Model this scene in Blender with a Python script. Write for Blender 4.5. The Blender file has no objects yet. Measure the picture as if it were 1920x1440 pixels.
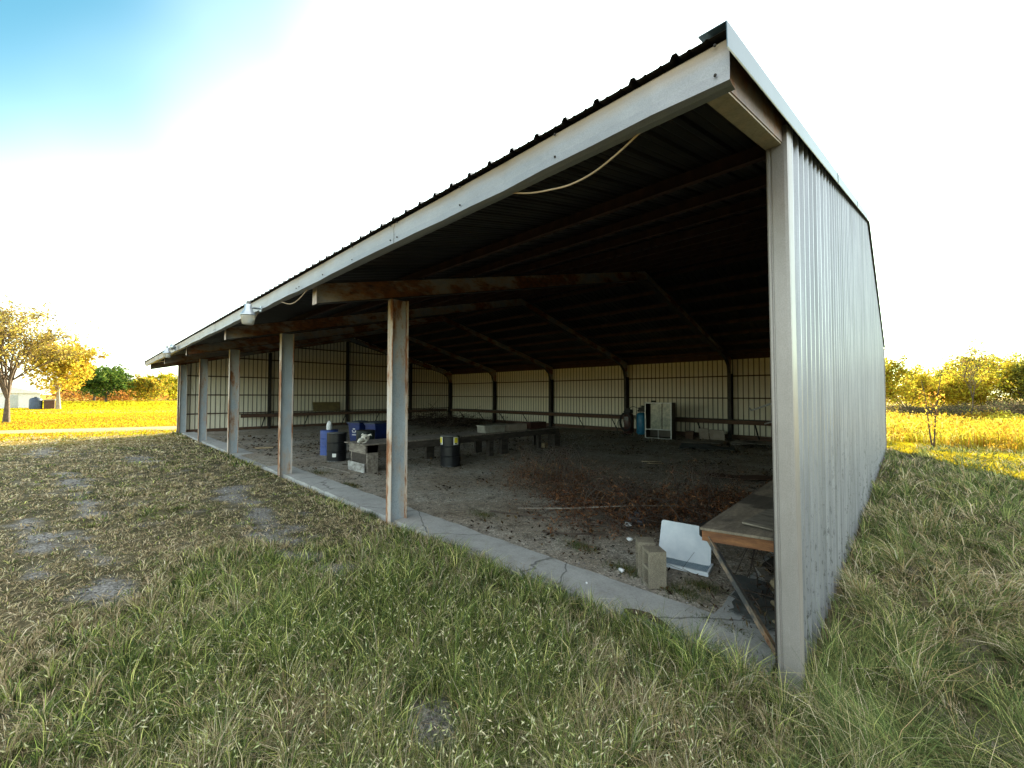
import bpy, math, random
import numpy as np
from mathutils import Vector, Matrix
random.seed(7); RNG = np.random.default_rng(7)
S = bpy.context.scene; COL = S.collection
# ------------------------------------------------------------------ camera
CX, CY, CH, YAW, PIT, ROL, FPX = 0.6539, -3.4177, 2.0715, -0.7663, 0.0277, 0.0025, 765.32
F_ = Vector((math.sin(YAW)*math.cos(PIT), math.cos(YAW)*math.cos(PIT), math.sin(PIT)))
R0 = Vector((math.cos(YAW), -math.sin(YAW), 0)); U0 = R0.cross(F_)
R_ = R0*math.cos(ROL)+U0*math.sin(ROL); U_ = U0*math.cos(ROL)-R0*math.sin(ROL)
cam = bpy.data.objects.new('camera', bpy.data.cameras.new('camera')); COL.objects.link(cam)
cam.matrix_world = Matrix(((R_.x, U_.x, -F_.x, CX), (R_.y, U_.y, -F_.y, CY), (R_.z, U_.z, -F_.z, CH), (0, 0, 0, 1)))
cam.data.sensor_width = 36; cam.data.lens = FPX/1920*36; cam.data.clip_start = .05; cam.data.clip_end = 6000
S.camera = cam
# ------------------------------------------------------------------ light
SUN_EL, SUN_AZ = 13.0, -24.0           # azimuth clockwise from +Y
W = bpy.data.worlds.new('World'); S.world = W; W.use_nodes = True
nt = W.node_tree; bg = nt.nodes['Background']
sky = nt.nodes.new('ShaderNodeTexSky'); sky.sky_type = 'NISHITA'; sky.sun_disc = False
sky.sun_elevation = math.radians(SUN_EL); sky.sun_rotation = math.radians(SUN_AZ)
sky.air_density = 1.0; sky.dust_density = 2.0; sky.ozone_density = 1.2; sky.altitude = 200
def wn(t, **k):
    x = nt.nodes.new(t)
    for a_, b_ in k.items(): setattr(x, a_, b_)
    return x
# clear Nishita blue with a thin white veil of high cloud that opens up towards the upper left
tint = wn('ShaderNodeMix', data_type='RGBA', blend_type='MULTIPLY'); tint.inputs[0].default_value = 1; tint.inputs[7].default_value = (.25, .46, .42, 1)
hs = wn('ShaderNodeHueSaturation'); hs.inputs['Saturation'].default_value = 1.05
nt.links.new(sky.outputs[0], hs.inputs['Color']); nt.links.new(hs.outputs[0], tint.inputs[6])
tc = wn('ShaderNodeTexCoord'); dt = wn('ShaderNodeVectorMath', operation='DOT_PRODUCT')
nt.links.new(tc.outputs['Generated'], dt.inputs[0]); dt.inputs[1].default_value = Vector((-.72, -.30, .80)).normalized()
nz = wn('ShaderNodeTexNoise'); nz.inputs['Scale'].default_value = 1.6; nz.inputs['Detail'].default_value = 3; nt.links.new(tc.outputs['Generated'], nz.inputs['Vector'])
ad = wn('ShaderNodeMath', operation='MULTIPLY_ADD'); nt.links.new(nz.outputs['Fac'], ad.inputs[0]); ad.inputs[1].default_value = .16; nt.links.new(dt.outputs['Value'], ad.inputs[2])
veil = wn('ShaderNodeMapRange', interpolation_type='SMOOTHSTEP'); nt.links.new(ad.outputs[0], veil.inputs[0])
veil.inputs[1].default_value = .79; veil.inputs[2].default_value = 1.03; veil.inputs[3].default_value = 1; veil.inputs[4].default_value = 0
cl = wn('ShaderNodeVectorMath', operation='SCALE'); cl.inputs[0].default_value = (2.35, 2.08, 1.86); nt.links.new(veil.outputs[0], cl.inputs['Scale'])
su = wn('ShaderNodeVectorMath', operation='ADD'); nt.links.new(tint.outputs[2], su.inputs[0]); nt.links.new(cl.outputs[0], su.inputs[1])
nt.links.new(su.outputs[0], bg.inputs[0]); bg.inputs[1].default_value = 0.15
sl = bpy.data.lights.new('sun', 'SUN'); sl.energy = 4.5; sl.angle = math.radians(.5); sl.color = (1, .84, .6)
sun = bpy.data.objects.new('sun', sl); COL.objects.link(sun)
e, a = math.radians(SUN_EL), math.radians(SUN_AZ)
sd = Vector((math.sin(a)*math.cos(e), math.cos(a)*math.cos(e), math.sin(e)))
sun.rotation_euler = sd.to_track_quat('Z', 'Y').to_euler(); sun.location = (0, 0, 30)
S.cycles.diffuse_bounces = 8
S.view_settings.view_transform = 'Standard'; S.view_settings.look = 'None'
S.view_settings.exposure = 2.58; S.view_settings.gamma = 1; S.view_settings.use_curve_mapping = False

# ------------------------------------------------------------------ materials
def rgb(c): return (*c, 1) if len(c) == 3 else c
class N:
    def __init__(s, name):
        s.m = bpy.data.materials.new(name); s.m.use_nodes = True; s.t = s.m.node_tree
        s.p = s.t.nodes['Principled BSDF']; s.tc = s.t.nodes.new('ShaderNodeTexCoord')
    def n(s, t, **k):
        x = s.t.nodes.new(t)
        for a, b in k.items(): setattr(x, a, b)
        return x
    def l(s, a, b): s.t.links.new(a, b)
    def coord(s, scale=(1, 1, 1)):
        mp = s.n('ShaderNodeMapping'); mp.inputs['Scale'].default_value = scale
        s.l(s.tc.outputs['Object'], mp.inputs[0]); return mp.outputs[0]
    def noise(s, scale, detail=4, rough=.6, stretch=(1, 1, 1)):
        x = s.n('ShaderNodeTexNoise'); x.inputs['Scale'].default_value = scale
        x.inputs['Detail'].default_value = detail; x.inputs['Roughness'].default_value = rough
        s.l(s.coord(stretch), x.inputs['Vector']); return x.outputs['Fac']
    def ramp(s, fac, stops):
        r = s.n('ShaderNodeValToRGB'); e = r.color_ramp.elements
        while len(e) < len(stops): e.new(.5)
        for el, (p, c) in zip(e, stops): el.position = p; el.color = rgb(c) if not isinstance(c, (int, float)) else (c, c, c, 1)
        s.l(fac, r.inputs[0]); return r.outputs[0]
    def mix(s, fac, a, b, mode='MIX'):
        x = s.n('ShaderNodeMix', data_type='RGBA', blend_type=mode)
        for sock, v in ((x.inputs[0], fac), (x.inputs[6], a), (x.inputs[7], b)):
            if isinstance(v, (int, float)): sock.default_value = v
            elif isinstance(v, tuple): sock.default_value = rgb(v)
            else: s.l(v, sock)
        return x.outputs[2]
    def math(s, op, a, b=0.):
        x = s.n('ShaderNodeMath', operation=op)
        for i, v in enumerate((a, b)):
            if isinstance(v, (int, float)): x.inputs[i].default_value = v
            else: s.l(v, x.inputs[i])
        return x.outputs[0]
    def xyz(s):
        x = s.n('ShaderNodeSeparateXYZ'); s.l(s.tc.outputs['Object'], x.inputs[0]); return x.outputs
    def bump(s, h, strength=.3, dist=.01):
        b = s.n('ShaderNodeBump'); b.inputs['Strength'].default_value = strength; b.inputs['Distance'].default_value = dist
        s.l(h, b.inputs['Height']); s.l(b.outputs[0], s.p.inputs['Normal'])
    def fin(s, col, rough=.7, metal=0., spec=.5):
        if isinstance(col, tuple): s.p.inputs['Base Color'].default_value = rgb(col)
        else: s.l(col, s.p.inputs['Base Color'])
        if isinstance(rough, float): s.p.inputs['Roughness'].default_value = rough
        else: s.l(rough, s.p.inputs['Roughness'])
        s.p.inputs['Metallic'].default_value = metal; s.p.inputs['Specular IOR Level'].default_value = spec
        return s.m
def simple(name, c1, c2=None, scale=6, rough=.7, metal=0., bump=.15, stretch=(1, 1, 1), spec=.4, fine=0, lo=.35, hi=.65):
    k = N(name); c2 = c2 or tuple(x*.6 for x in c1)
    f = k.noise(scale, 5, .65, stretch); c = k.ramp(f, [(lo, c2), (hi, c1)])
    if fine:
        g = k.noise(fine, 3, .7); c = k.mix(.5, c, k.ramp(g, [(.3, .55), (.7, 1.)]), 'MULTIPLY')
    if bump: k.bump(k.noise(scale*6, 4, .7, stretch), bump, .006)
    return k.fin(c, rough, metal, spec)
RUST1, RUST2 = (.24, .085, .025), (.07, .028, .015)
def rusty(name, paint, paint2, amount, scale=1.6, stretch=(1, 1, .35), metal=0., rough=.6, streak=(.45, .30, .17)):
    k = N(name)
    base = k.ramp(k.noise(4, 5, .7, (1, 1, .5)), [(.3, paint2), (.7, paint)])
    sp = k.ramp(k.noise(60, 2, .6), [(.32, .6), (.5, 1.)]); base = k.mix(.6, base, sp, 'MULTIPLY')
    f = k.noise(scale, 6, .72, stretch); t = 1-amount
    m = k.ramp(f, [(t-.03, 0.), (t+.05, 1.)])
    halo = k.ramp(f, [(t-.12, 0.), (t, 1.)])
    rc = k.ramp(k.noise(14, 5, .7, stretch), [(.3, RUST2), (.55, RUST1), (.75, (.36, .16, .05))])
    c = k.mix(k.math('MULTIPLY', halo, .6), base, streak); c = k.mix(m, c, rc)
    k.bump(m, .25, .004)
    return k.fin(c, rough, metal)
M = {}
M['steel'] = rusty('grey_primed_steel', (.38, .43, .47), (.28, .32, .36), .385)
M['steel_flange'] = rusty('rusty_steel_flange', (.58, .55, .52), (.40, .36, .34), .48, 2.4, (1, 1, .3), streak=(.5, .33, .2))
M['steel_rafter'] = rusty('rusty_rafter_steel', (.30, .31, .31), (.17, .17, .17), .50, 1.1, (1, .5, 1.3))
M['rafter_front'] = rusty('cream_rafter_steel', (.36, .30, .2), (.25, .2, .13), .44, 2, (1, .6, 1))
M['rafter_side'] = rusty('purplish_rusty_channel', (.20, .15, .14), (.13, .09, .085), .5, 2, (1, .6, 1), streak=(.3, .2, .14))
M['plate'] = simple('end_plate_steel', (.50, .42, .38), (.33, .25, .21), 9, .6)
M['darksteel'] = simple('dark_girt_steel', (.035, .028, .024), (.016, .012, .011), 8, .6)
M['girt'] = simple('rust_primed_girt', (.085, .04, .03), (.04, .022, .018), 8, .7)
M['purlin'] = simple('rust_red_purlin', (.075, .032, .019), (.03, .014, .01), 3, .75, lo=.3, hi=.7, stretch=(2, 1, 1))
# outer cladding: weathered galvanised sheet with mildew specks low down
def clad(name, c1, c2, metal, rough, specks):
    k = N(name)
    c = k.ramp(k.noise(2.2, 5, .65, (3, 3, .25)), [(.3, c2), (.7, c1)])
    c = k.mix(.35, c, k.ramp(k.noise(160, 2, .6), [(.35, .65), (.6, 1.)]), 'MULTIPLY')
    if specks:
        z = k.xyz()[2]
        lowm = k.ramp(k.math('MULTIPLY', z, .5), [(.1, 1.), (.95, 0.)])
        sp = k.ramp(k.noise(26, 4, .75, (1, 1, .38)), [(.55, 0.), (.61, 1.)])
        pt = k.ramp(k.noise(.9, 3, .6), [(.36, 0.), (.54, 1.)])
        m = k.math('MULTIPLY', k.math('MULTIPLY', sp, lowm), pt)
        c = k.mix(k.math('MULTIPLY', m, .9), c, (.07, .07, .07))
    if specks:
        st = k.ramp(k.noise(1.6, 4, .7, (9, 9, .12)), [(.46, 0.), (.62, 1.)]); c = k.mix(k.math('MULTIPLY', st, .45), c, (.17, .175, .175))
        yy = k.xyz()[1]; fr = k.math('FRACT', k.math('DIVIDE', yy, .9144)); c = k.mix(k.ramp(fr, [(.012, 1.), (.02, 0.)]), c, (.07, .07, .07))
    k.bump(k.noise(1.3, 3, .6, (2, 2, .4)), .35, .012)
    return k.fin(c, rough, metal)
M['clad'] = clad('weathered_sheet_metal', (.40, .405, .43), (.25, .255, .28), .45, .36, True)
M['clad_in'] = clad('inner_wall_sheet', (.86, .79, .62), (.74, .68, .54), .0, .6, False)
M['roof'] = clad('roof_sheet_metal', (.36, .35, .33), (.26, .25, .24), .3, .5, False)
M['roof_in'] = simple('shaded_roof_underside', (.028, .025, .024), (.012, .011, .011), 2.5, .5, metal=.25, stretch=(1, .3, 1))  # unlit gloom under the roof painted in as near-black sheet
M['groove'] = simple('shaded_wall_groove', (.22, .19, .15), (.15, .13, .1), 3, .8, bump=0)  # shade of the rib recesses painted in as a darker colour
def trimmat():
    k = N('galvanised_trim')
    c = k.ramp(k.noise(3, 5, .7, (1, 1, .6)), [(.3, (.25, .23, .22)), (.7, (.33, .305, .295))])
    c = k.mix(.5, c, k.ramp(k.noise(190, 2, .6), [(.35, .6), (.6, 1.)]), 'MULTIPLY')
    z = k.xyz()[2]
    dirt = k.ramp(k.math('MULTIPLY', z, 1.), [(.05, 1.), (.45, 0.)])
    f = k.ramp(k.noise(7, 4, .7), [(.45, 0.), (.6, 1.)])
    c = k.mix(k.math('MULTIPLY', k.math('MULTIPLY', dirt, f), .35), c, (.2, .19, .15))
    sc = k.ramp(k.noise(5, 3, .6, (30, 30, 1)), [(.68, 0.), (.72, 1.)])
    c = k.mix(k.math('MULTIPLY', sc, .25), c, (.6, .6, .6))
    return k.fin(c, .45, .35)
M['trim'] = trimmat()
def fasciamat():
    k = N('stained_fascia_metal')
    z = k.xyz()[2]
    c = k.ramp(k.noise(3, 5, .7, (.6, 1, 1)), [(.3, (.24, .245, .26)), (.7, (.335, .34, .355))])
    c = k.mix(.45, c, k.ramp(k.noise(170, 2, .6), [(.35, .62), (.6, 1.)]), 'MULTIPLY')
    edge = k.math('ADD', z, k.math('MULTIPLY', k.noise(2.2, 4, .7, (1, 1, .3)), .09))
    m = k.ramp(k.math('SUBTRACT', edge, 3.0), [(.69, 0.), (.775, 1.)])
    c = k.mix(k.math('MULTIPLY', m, .7), c, (.30, .2, .08))
    return k.fin(c, .45, .25)
M['fascia'] = fasciamat()
M['rake'] = simple('blue_grey_rake_trim', (.085, .13, .155), (.06, .10, .12), 2, .38, metal=.35, bump=.05)
M['rake_lip'] = simple('cream_rake_lip', (.36, .34, .24), (.26, .26, .21), 5, .5, metal=.15, bump=.05)
def concrete():
    k = N('old_concrete')
    c = k.ramp(k.noise(1.7, 6, .7), [(.3, (.34, .34, .325)), (.7, (.50, .50, .475))])
    c = k.mix(.6, c, k.ramp(k.noise(45, 4, .75), [(.3, .6), (.6, 1.)]), 'MULTIPLY')
    v = k.n('ShaderNodeTexVoronoi', feature='DISTANCE_TO_EDGE'); v.inputs['Scale'].default_value = .62
    w = k.n('ShaderNodeMix', data_type='RGBA'); w.inputs[0].default_value = .12
    nn = k.n('ShaderNodeTexNoise'); nn.inputs['Scale'].default_value = 5; k.l(k.tc.outputs['Object'], nn.inputs[0])
    k.l(k.tc.outputs['Object'], w.inputs[6]); k.l(nn.outputs['Color'], w.inputs[7]); k.l(w.outputs[2], v.inputs['Vector'])
    cr = k.ramp(v.outputs[0], [(.002, 1.), (.006, 0.)])
    c = k.mix(k.math('MULTIPLY', cr, .8), c, (.05, .05, .045))
    st = k.ramp(k.noise(5, 5, .7), [(.5, 0.), (.7, 1.)]); c = k.mix(k.math('MULTIPLY', st, .35), c, (.15, .13, .09))
    k.bump(k.noise(40, 5, .7), .5, .006)
    return k.fin(c, .85)
M['concrete'] = concrete()
def gravelmat():
    k = N('gravel_dirt')
    c = k.ramp(k.noise(.55, 5, .65), [(.3, (.27, .215, .155)), (.5, (.38, .33, .26)), (.7, (.46, .43, .37))])
    v = k.n('ShaderNodeTexVoronoi'); v.inputs['Scale'].default_value = 38; k.l(k.tc.outputs['Object'], v.inputs['Vector'])
    sv = k.ramp(v.outputs['Color'], [(0., .35), (.7, 1.), (1., 1.8)])
    c = k.mix(.8, c, sv, 'MULTIPLY')
    d = k.ramp(k.noise(3.2, 6, .75), [(.52, 0.), (.62, 1.)]); c = k.mix(k.math('MULTIPLY', d, .5), c, (.045, .03, .018))
    lt = k.ramp(k.noise(70, 2, .5), [(.68, 0.), (.72, 1.)]); c = k.mix(lt, c, (.42, .41, .38))
    dd = k.n('ShaderNodeMath', operation='ADD'); k.l(v.outputs['Distance'], dd.inputs[0]); k.l(k.noise(9, 6, .75), dd.inputs[1])
    k.bump(dd.outputs[0], .9, .02)
    return k.fin(c, .95, spec=.2)
M['gravel'] = gravelmat()
def groundmat():
    k = N('meadow_ground')
    x, y, z = k.xyz()[:3]
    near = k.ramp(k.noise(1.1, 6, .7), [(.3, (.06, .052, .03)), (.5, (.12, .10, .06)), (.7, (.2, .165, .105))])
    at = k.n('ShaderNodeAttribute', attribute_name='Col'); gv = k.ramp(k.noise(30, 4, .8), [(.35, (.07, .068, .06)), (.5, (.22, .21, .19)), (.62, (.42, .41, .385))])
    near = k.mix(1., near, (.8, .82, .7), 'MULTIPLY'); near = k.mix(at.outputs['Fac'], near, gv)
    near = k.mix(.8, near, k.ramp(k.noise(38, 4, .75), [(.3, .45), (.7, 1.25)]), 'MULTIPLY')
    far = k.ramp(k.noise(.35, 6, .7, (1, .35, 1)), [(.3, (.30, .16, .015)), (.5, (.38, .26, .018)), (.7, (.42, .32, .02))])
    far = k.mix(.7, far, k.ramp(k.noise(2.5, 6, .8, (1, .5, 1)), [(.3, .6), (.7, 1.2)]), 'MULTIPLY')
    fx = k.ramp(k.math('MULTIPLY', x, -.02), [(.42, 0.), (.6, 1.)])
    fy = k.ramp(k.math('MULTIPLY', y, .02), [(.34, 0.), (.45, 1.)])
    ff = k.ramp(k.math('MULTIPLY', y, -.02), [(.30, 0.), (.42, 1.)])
    c = k.mix(k.math('MAXIMUM', k.math('MAXIMUM', fx, fy), ff), near, far)  # shaded tan near, sunlit gold beyond: light painted into the same turf
    k.bump(k.noise(16, 6, .75), .8, .03)
    return k.fin(c, .95, spec=.15)
M['ground'] = groundmat()
M['track'] = simple('pale_gravel_track', (.36, .30, .13), (.28, .22, .09), 3, .95, fine=30)
M['wood_old'] = simple('weathered_grey_wood', (.32, .28, .235), (.13, .105, .085), 3, .85, stretch=(1, 5, 5), fine=25)
M['wood_dark'] = simple('dark_damp_wood', (.07, .055, .045), (.025, .02, .016), 3, .85, stretch=(5, 1, 5))
M['wood_red'] = simple('reddish_brown_lumber', (.26, .115, .045), (.12, .05, .022), 4, .75, stretch=(1, 6, 9), fine=30)
M['wood_bench'] = simple('brown_shelf_lumber', (.14, .075, .045), (.06, .032, .022), 4, .8, stretch=(.4, 1, 6))
M['wood_tan'] = simple('raw_tan_wood', (.42, .33, .21), (.25, .18, .1), 6, .8, stretch=(1, 4, 4))
def ply():
    k = N('worn_plywood')
    c = k.ramp(k.noise(3, 6, .72, (3, .7, 1)), [(.3, (.10, .083, .063)), (.7, (.27, .225, .17))])
    c = k.mix(.6, c, k.ramp(k.noise(40, 4, .8, (1, .4, 1)), [(.3, .5), (.6, 1.2)]), 'MULTIPLY')
    st = k.ramp(k.noise(1.1, 2, .5), [(.55, 0.), (.58, 1.)]); c = k.mix(k.math('MULTIPLY', st, .7), c, (.035, .03, .027))
    k.bump(k.noise(30, 5, .8, (1, .4, 1)), .5, .006)
    return k.fin(c, .85, spec=.25)
M['ply'] = ply()
M['black'] = simple('black_drum_paint', (.012, .013, .016), (.007, .007, .009), 4, .28, bump=.05, spec=.5)
M['drumlid'] = simple('dusty_drum_lid', (.25, .25, .24), (.1, .1, .1), 6, .6)
M['blue'] = simple('blue_drum_plastic', (.05, .09, .30), (.03, .055, .2), 4, .4, bump=.05)
M['binblue'] = simple('dark_blue_bin_plastic', (.012, .03, .15), (.008, .018, .09), 4, .42, bump=.05)
M['binlid'] = simple('dusty_bin_lid', (.07, .085, .11), (.03, .04, .06), 6, .6)
M['teal'] = simple('teal_tank_paint', (.02, .16, .28), (.012, .1, .19), 4, .4)
M['maroon'] = simple('dark_red_tank_paint', (.07, .025, .02), (.03, .015, .012), 5, .4)
M['rubber'] = simple('black_rubber', (.015, .014, .013), None, 8, .6)
M['white'] = simple('white_plastic', (.75, .76, .77), (.6, .6, .6), 7, .5)
M['bone'] = simple('bleached_bone', (.78, .75, .68), (.55, .5, .42), 12, .7)
M['yellow'] = simple('yellow_label', (.75, .62, .02), (.6, .5, .02), 5, .5, bump=0)
M['label'] = simple('white_label', (.8, .8, .78), (.68, .68, .66), 5, .5, bump=0)
M['alum'] = simple('dull_aluminium', (.34, .34, .32), (.22, .22, .21), 5, .4, metal=.5, bump=.05)
M['lampbody'] = simple('lamp_aluminium', (.5, .56, .6), (.38, .43, .47), 9, .3, metal=.6, bump=.03)
M['cab_side'] = simple('brown_cabinet_panel', (.085, .068, .05), (.055, .042, .03), 3, .6)
M['grate'] = simple('blue_grey_grate', (.33, .42, .48), (.2, .27, .32), 20, .5, bump=.2)
def blockmat():
    k = N('cinder_block')
    c = k.ramp(k.noise(5, 5, .7), [(.3, (.21, .18, .135)), (.7, (.33, .29, .22))])
    c = k.mix(.9, c, k.ramp(k.noise(140, 3, .7), [(.35, .45), (.6, 1.15)]), 'MULTIPLY')
    k.bump(k.noise(120, 4, .8), .9, .008)
    return k.fin(c, .95, spec=.2)
M['block'] = blockmat()
M['panel'] = simple('scuffed_white_panel', (.66, .70, .74), (.46, .52, .58), 3, .35, bump=.05, lo=.25, hi=.6)
M['cable'] = simple('tan_cable', (.55, .42, .3), (.45, .33, .22), 8, .6, bump=0)
M['card'] = simple('grey_cardboard', (.26, .235, .2), (.17, .15, .125), 4, .85)
M['cardtan'] = simple('faded_cardboard', (.34, .28, .23), (.25, .2, .16), 4, .85)
M['tarp'] = simple('grey_slate_sheet', (.105, .11, .105), (.055, .057, .053), 3, .8, fine=12)
M['bag'] = simple('dark_plastic_bag', (.05, .06, .075), (.03, .035, .045), 8, .3)
M['bark'] = simple('tree_bark', (.12, .085, .055), (.05, .035, .025), 8, .9, bump=.6)
M['palebark'] = simple('pale_tree_bark', (.38, .33, .25), (.2, .16, .11), 8, .9, bump=.5)
M['deadtwig'] = simple('dead_branch_bark', (.085, .06, .045), (.035, .025, .02), 8, .9)
M['shed'] = simple('pale_shed_metal', (.7, .74, .78), (.6, .64, .68), 3, .5)
M['glass'] = None
k = N('dusty_glass'); c = k.ramp(k.noise(5, 5, .7), [(.35, (.16, .17, .13)), (.62, (.33, .33, .24)), (.75, (.5, .45, .3))])
M['dustyglass'] = k.fin(c, .22, 0., .6)
k = N('lamp_lens'); k.p.inputs['Transmission Weight'].default_value = .5
M['lens'] = k.fin((.72, .68, .6), .35, 0., .5); k.bump(k.noise(90, 1, .5), .4, .003)
def leafmat(name, trans=.45, rough=.6, gain=1.):
    m = bpy.data.materials.new(name); m.use_nodes = True; t = m.node_tree; t.nodes.clear()
    o = t.nodes.new('ShaderNodeOutputMaterial'); at = t.nodes.new('ShaderNodeAttribute'); at.attribute_name = 'Col'
    d = t.nodes.new('ShaderNodeBsdfDiffuse'); tr = t.nodes.new('ShaderNodeBsdfTranslucent'); mx = t.nodes.new('ShaderNodeMixShader')
    mx.inputs[0].default_value = trans
    for s in (d, tr): t.links.new(at.outputs['Color'], s.inputs['Color'])
    t.links.new(d.outputs[0], mx.inputs[1]); t.links.new(tr.outputs[0], mx.inputs[2]); t.links.new(mx.outputs[0], o.inputs[0])
    return m
M['leaf'] = leafmat('leaf_foliage', .5); M['blade'] = leafmat('grass_blades', .2); M['deadleaf'] = leafmat('dead_leaves', .2)

# ------------------------------------------------------------------ mesh helpers
class MB:
    def __init__(s): s.v = []; s.f = []; s.mi = []; s.sm = []
    def add(s, vs, fs, mi=0, sm=False):
        o = len(s.v); s.v += [tuple(v) for v in vs]
        for f in fs: s.f.append(tuple(i+o for i in f)); s.mi.append(mi); s.sm.append(sm)
        return s
    def box(s, c, d, rot=None, mi=0, taper=1.):
        x, y, z = (q/2 for q in d); vs = []
        for sz in (-1, 1):
            t = taper if sz < 0 else 1.
            for sx, sy in ((-1, -1), (1, -1), (1, 1), (-1, 1)): vs.append(Vector((sx*x*t, sy*y*t, sz*z)))
        if rot is not None:
            R = rot if isinstance(rot, Matrix) else Matrix.Rotation(rot, 3, 'Z'); vs = [R @ v for v in vs]
        vs = [v+Vector(c) for v in vs]
        return s.add(vs, [(3, 2, 1, 0), (4, 5, 6, 7), (0, 1, 5, 4), (1, 2, 6, 5), (2, 3, 7, 6), (3, 0, 4, 7)], mi)
    def bb(s, x0, x1, y0, y1, z0, z1, mi=0): return s.box(((x0+x1)/2, (y0+y1)/2, (z0+z1)/2), (x1-x0, y1-y0, z1-z0), None, mi)
    def tube(s, pts, r, n=6, mi=0, sm=True, cap=True):
        pts = [Vector(p) for p in pts]; rs = r if isinstance(r, (list, tuple)) else [r]*len(pts); vs = []; fs = []
        pu = None
        for i, p in enumerate(pts):
            d = (pts[min(i+1, len(pts)-1)]-pts[max(i-1, 0)]).normalized()
            if pu is None: pu = d.cross(Vector((0, 0, 1)) if abs(d.z) < .9 else Vector((1, 0, 0))).normalized()
            u = (pu-d*pu.dot(d)).normalized(); pu = u; w = d.cross(u)
            for k in range(n): a = 2*math.pi*k/n; vs.append(p+(u*math.cos(a)+w*math.sin(a))*rs[i])
        for i in range(len(pts)-1):
            for k in range(n): fs.append((i*n+k, i*n+(k+1) % n, (i+1)*n+(k+1) % n, (i+1)*n+k))
        if cap: fs.append(tuple(range(n-1, -1, -1))); fs.append(tuple(range((len(pts)-1)*n, len(pts)*n)))
        return s.add(vs, fs, mi, sm)
    def lathe(s, prof, n=28, c=(0, 0, 0), mi=0, sm=True):
        vs = []; fs = []
        for r, z in prof:
            for k in range(n): a = 2*math.pi*k/n; vs.append((c[0]+r*math.cos(a), c[1]+r*math.sin(a), c[2]+z))
        for i in range(len(prof)-1):
            for k in range(n): fs.append((i*n+k, i*n+(k+1) % n, (i+1)*n+(k+1) % n, (i+1)*n+k))
        fs.append(tuple(range(n-1, -1, -1))); fs.append(tuple(range((len(prof)-1)*n, len(prof)*n)))
        return s.add(vs, fs, mi, sm)
    def prism(s, poly, z0, z1, mi=0):           # poly in XY
        n = len(poly); vs = [(x, y, z0) for x, y in poly]+[(x, y, z1) for x, y in poly]
        return s.add(vs, [tuple(range(n-1, -1, -1)), tuple(range(n, 2*n))]+[(i, (i+1) % n, n+(i+1) % n, n+i) for i in range(n)], mi)
    def xprism(s, poly, x0, x1, mi=0):          # poly in YZ
        n = len(poly); vs = [(x0, y, z) for y, z in poly]+[(x1, y, z) for y, z in poly]
        return s.add(vs, [tuple(range(n)), tuple(range(2*n-1, n-1, -1))]+[(i, n+i, n+(i+1) % n, (i+1) % n) for i in range(n)], mi)
    def ball(s, c, r, n=10, mi=0, noise=0.):
        vs = []; fs = []; m = n//2+1; rr = r if isinstance(r, tuple) else (r, r, r)
        for i in range(m+1):
            t = math.pi*i/m
            for k in range(n):
                a = 2*math.pi*k/n; q = 1+random.uniform(-noise, noise)
                vs.append((c[0]+rr[0]*q*math.sin(t)*math.cos(a), c[1]+rr[1]*q*math.sin(t)*math.sin(a), c[2]+rr[2]*q*math.cos(t)))
        for i in range(m):
            for k in range(n): fs.append((i*n+k, (i+1)*n+k, (i+1)*n+(k+1) % n, i*n+(k+1) % n))
        return s.add(vs, fs, mi, True)
    def build(s, name, mats, parent=None, bevel=0., loc=None):
        me = bpy.data.meshes.new(name); me.from_pydata(s.v, [], s.f)
        for m in (mats if isinstance(mats, (list, tuple)) else [mats]): me.materials.append(M[m] if isinstance(m, str) else m)
        me.polygons.foreach_set('material_index', s.mi); me.polygons.foreach_set('use_smooth', s.sm); me.update()
        o = bpy.data.objects.new(name, me); COL.objects.link(o)
        if parent: o.parent = parent
        if loc is not None: o.location = loc
        if bevel: b = o.modifiers.new('bevel', 'BEVEL'); b.width = bevel; b.segments = 2; b.limit_method = 'ANGLE'; b.angle_limit = .8
        return o
def tag(o, label=None, cat=None, group=None, kind=None):
    if label: o['label'] = label
    if cat: o['category'] = cat
    if group: o['group'] = group
    if kind: o['kind'] = kind
    return o
def empty(name, loc, label, cat, group=None, rz=0):
    o = bpy.data.objects.new(name, None); COL.objects.link(o); o.location = loc; o.rotation_euler.z = rz
    o.empty_display_size = .2
    return tag(o, label, cat, group)
def npmesh(name, V, faces_flat, sizes, mat, colv=None, parent=None):
    me = bpy.data.meshes.new(name); V = np.ascontiguousarray(V, dtype=np.float32).reshape(-1, 3)
    me.vertices.add(len(V)); me.vertices.foreach_set('co', V.ravel())
    faces_flat = np.asarray(faces_flat, dtype=np.int32).ravel(); sizes = np.asarray(sizes, dtype=np.int32)
    me.loops.add(len(faces_flat)); me.loops.foreach_set('vertex_index', faces_flat)
    me.polygons.add(len(sizes)); st = np.zeros(len(sizes), dtype=np.int32); st[1:] = np.cumsum(sizes)[:-1]
    me.polygons.foreach_set('loop_start', st); me.polygons.foreach_set('loop_total', sizes)
    me.update(calc_edges=True)
    if colv is not None:
        ca = me.color_attributes.new('Col', 'FLOAT_COLOR', 'POINT'); c4 = np.ones((len(V), 4), dtype=np.float32); c4[:, :3] = colv
        ca.data.foreach_set('color', c4.ravel())
    me.materials.append(M[mat]); o = bpy.data.objects.new(name, me); COL.objects.link(o)
    if parent: o.parent = parent
    return o
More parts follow.
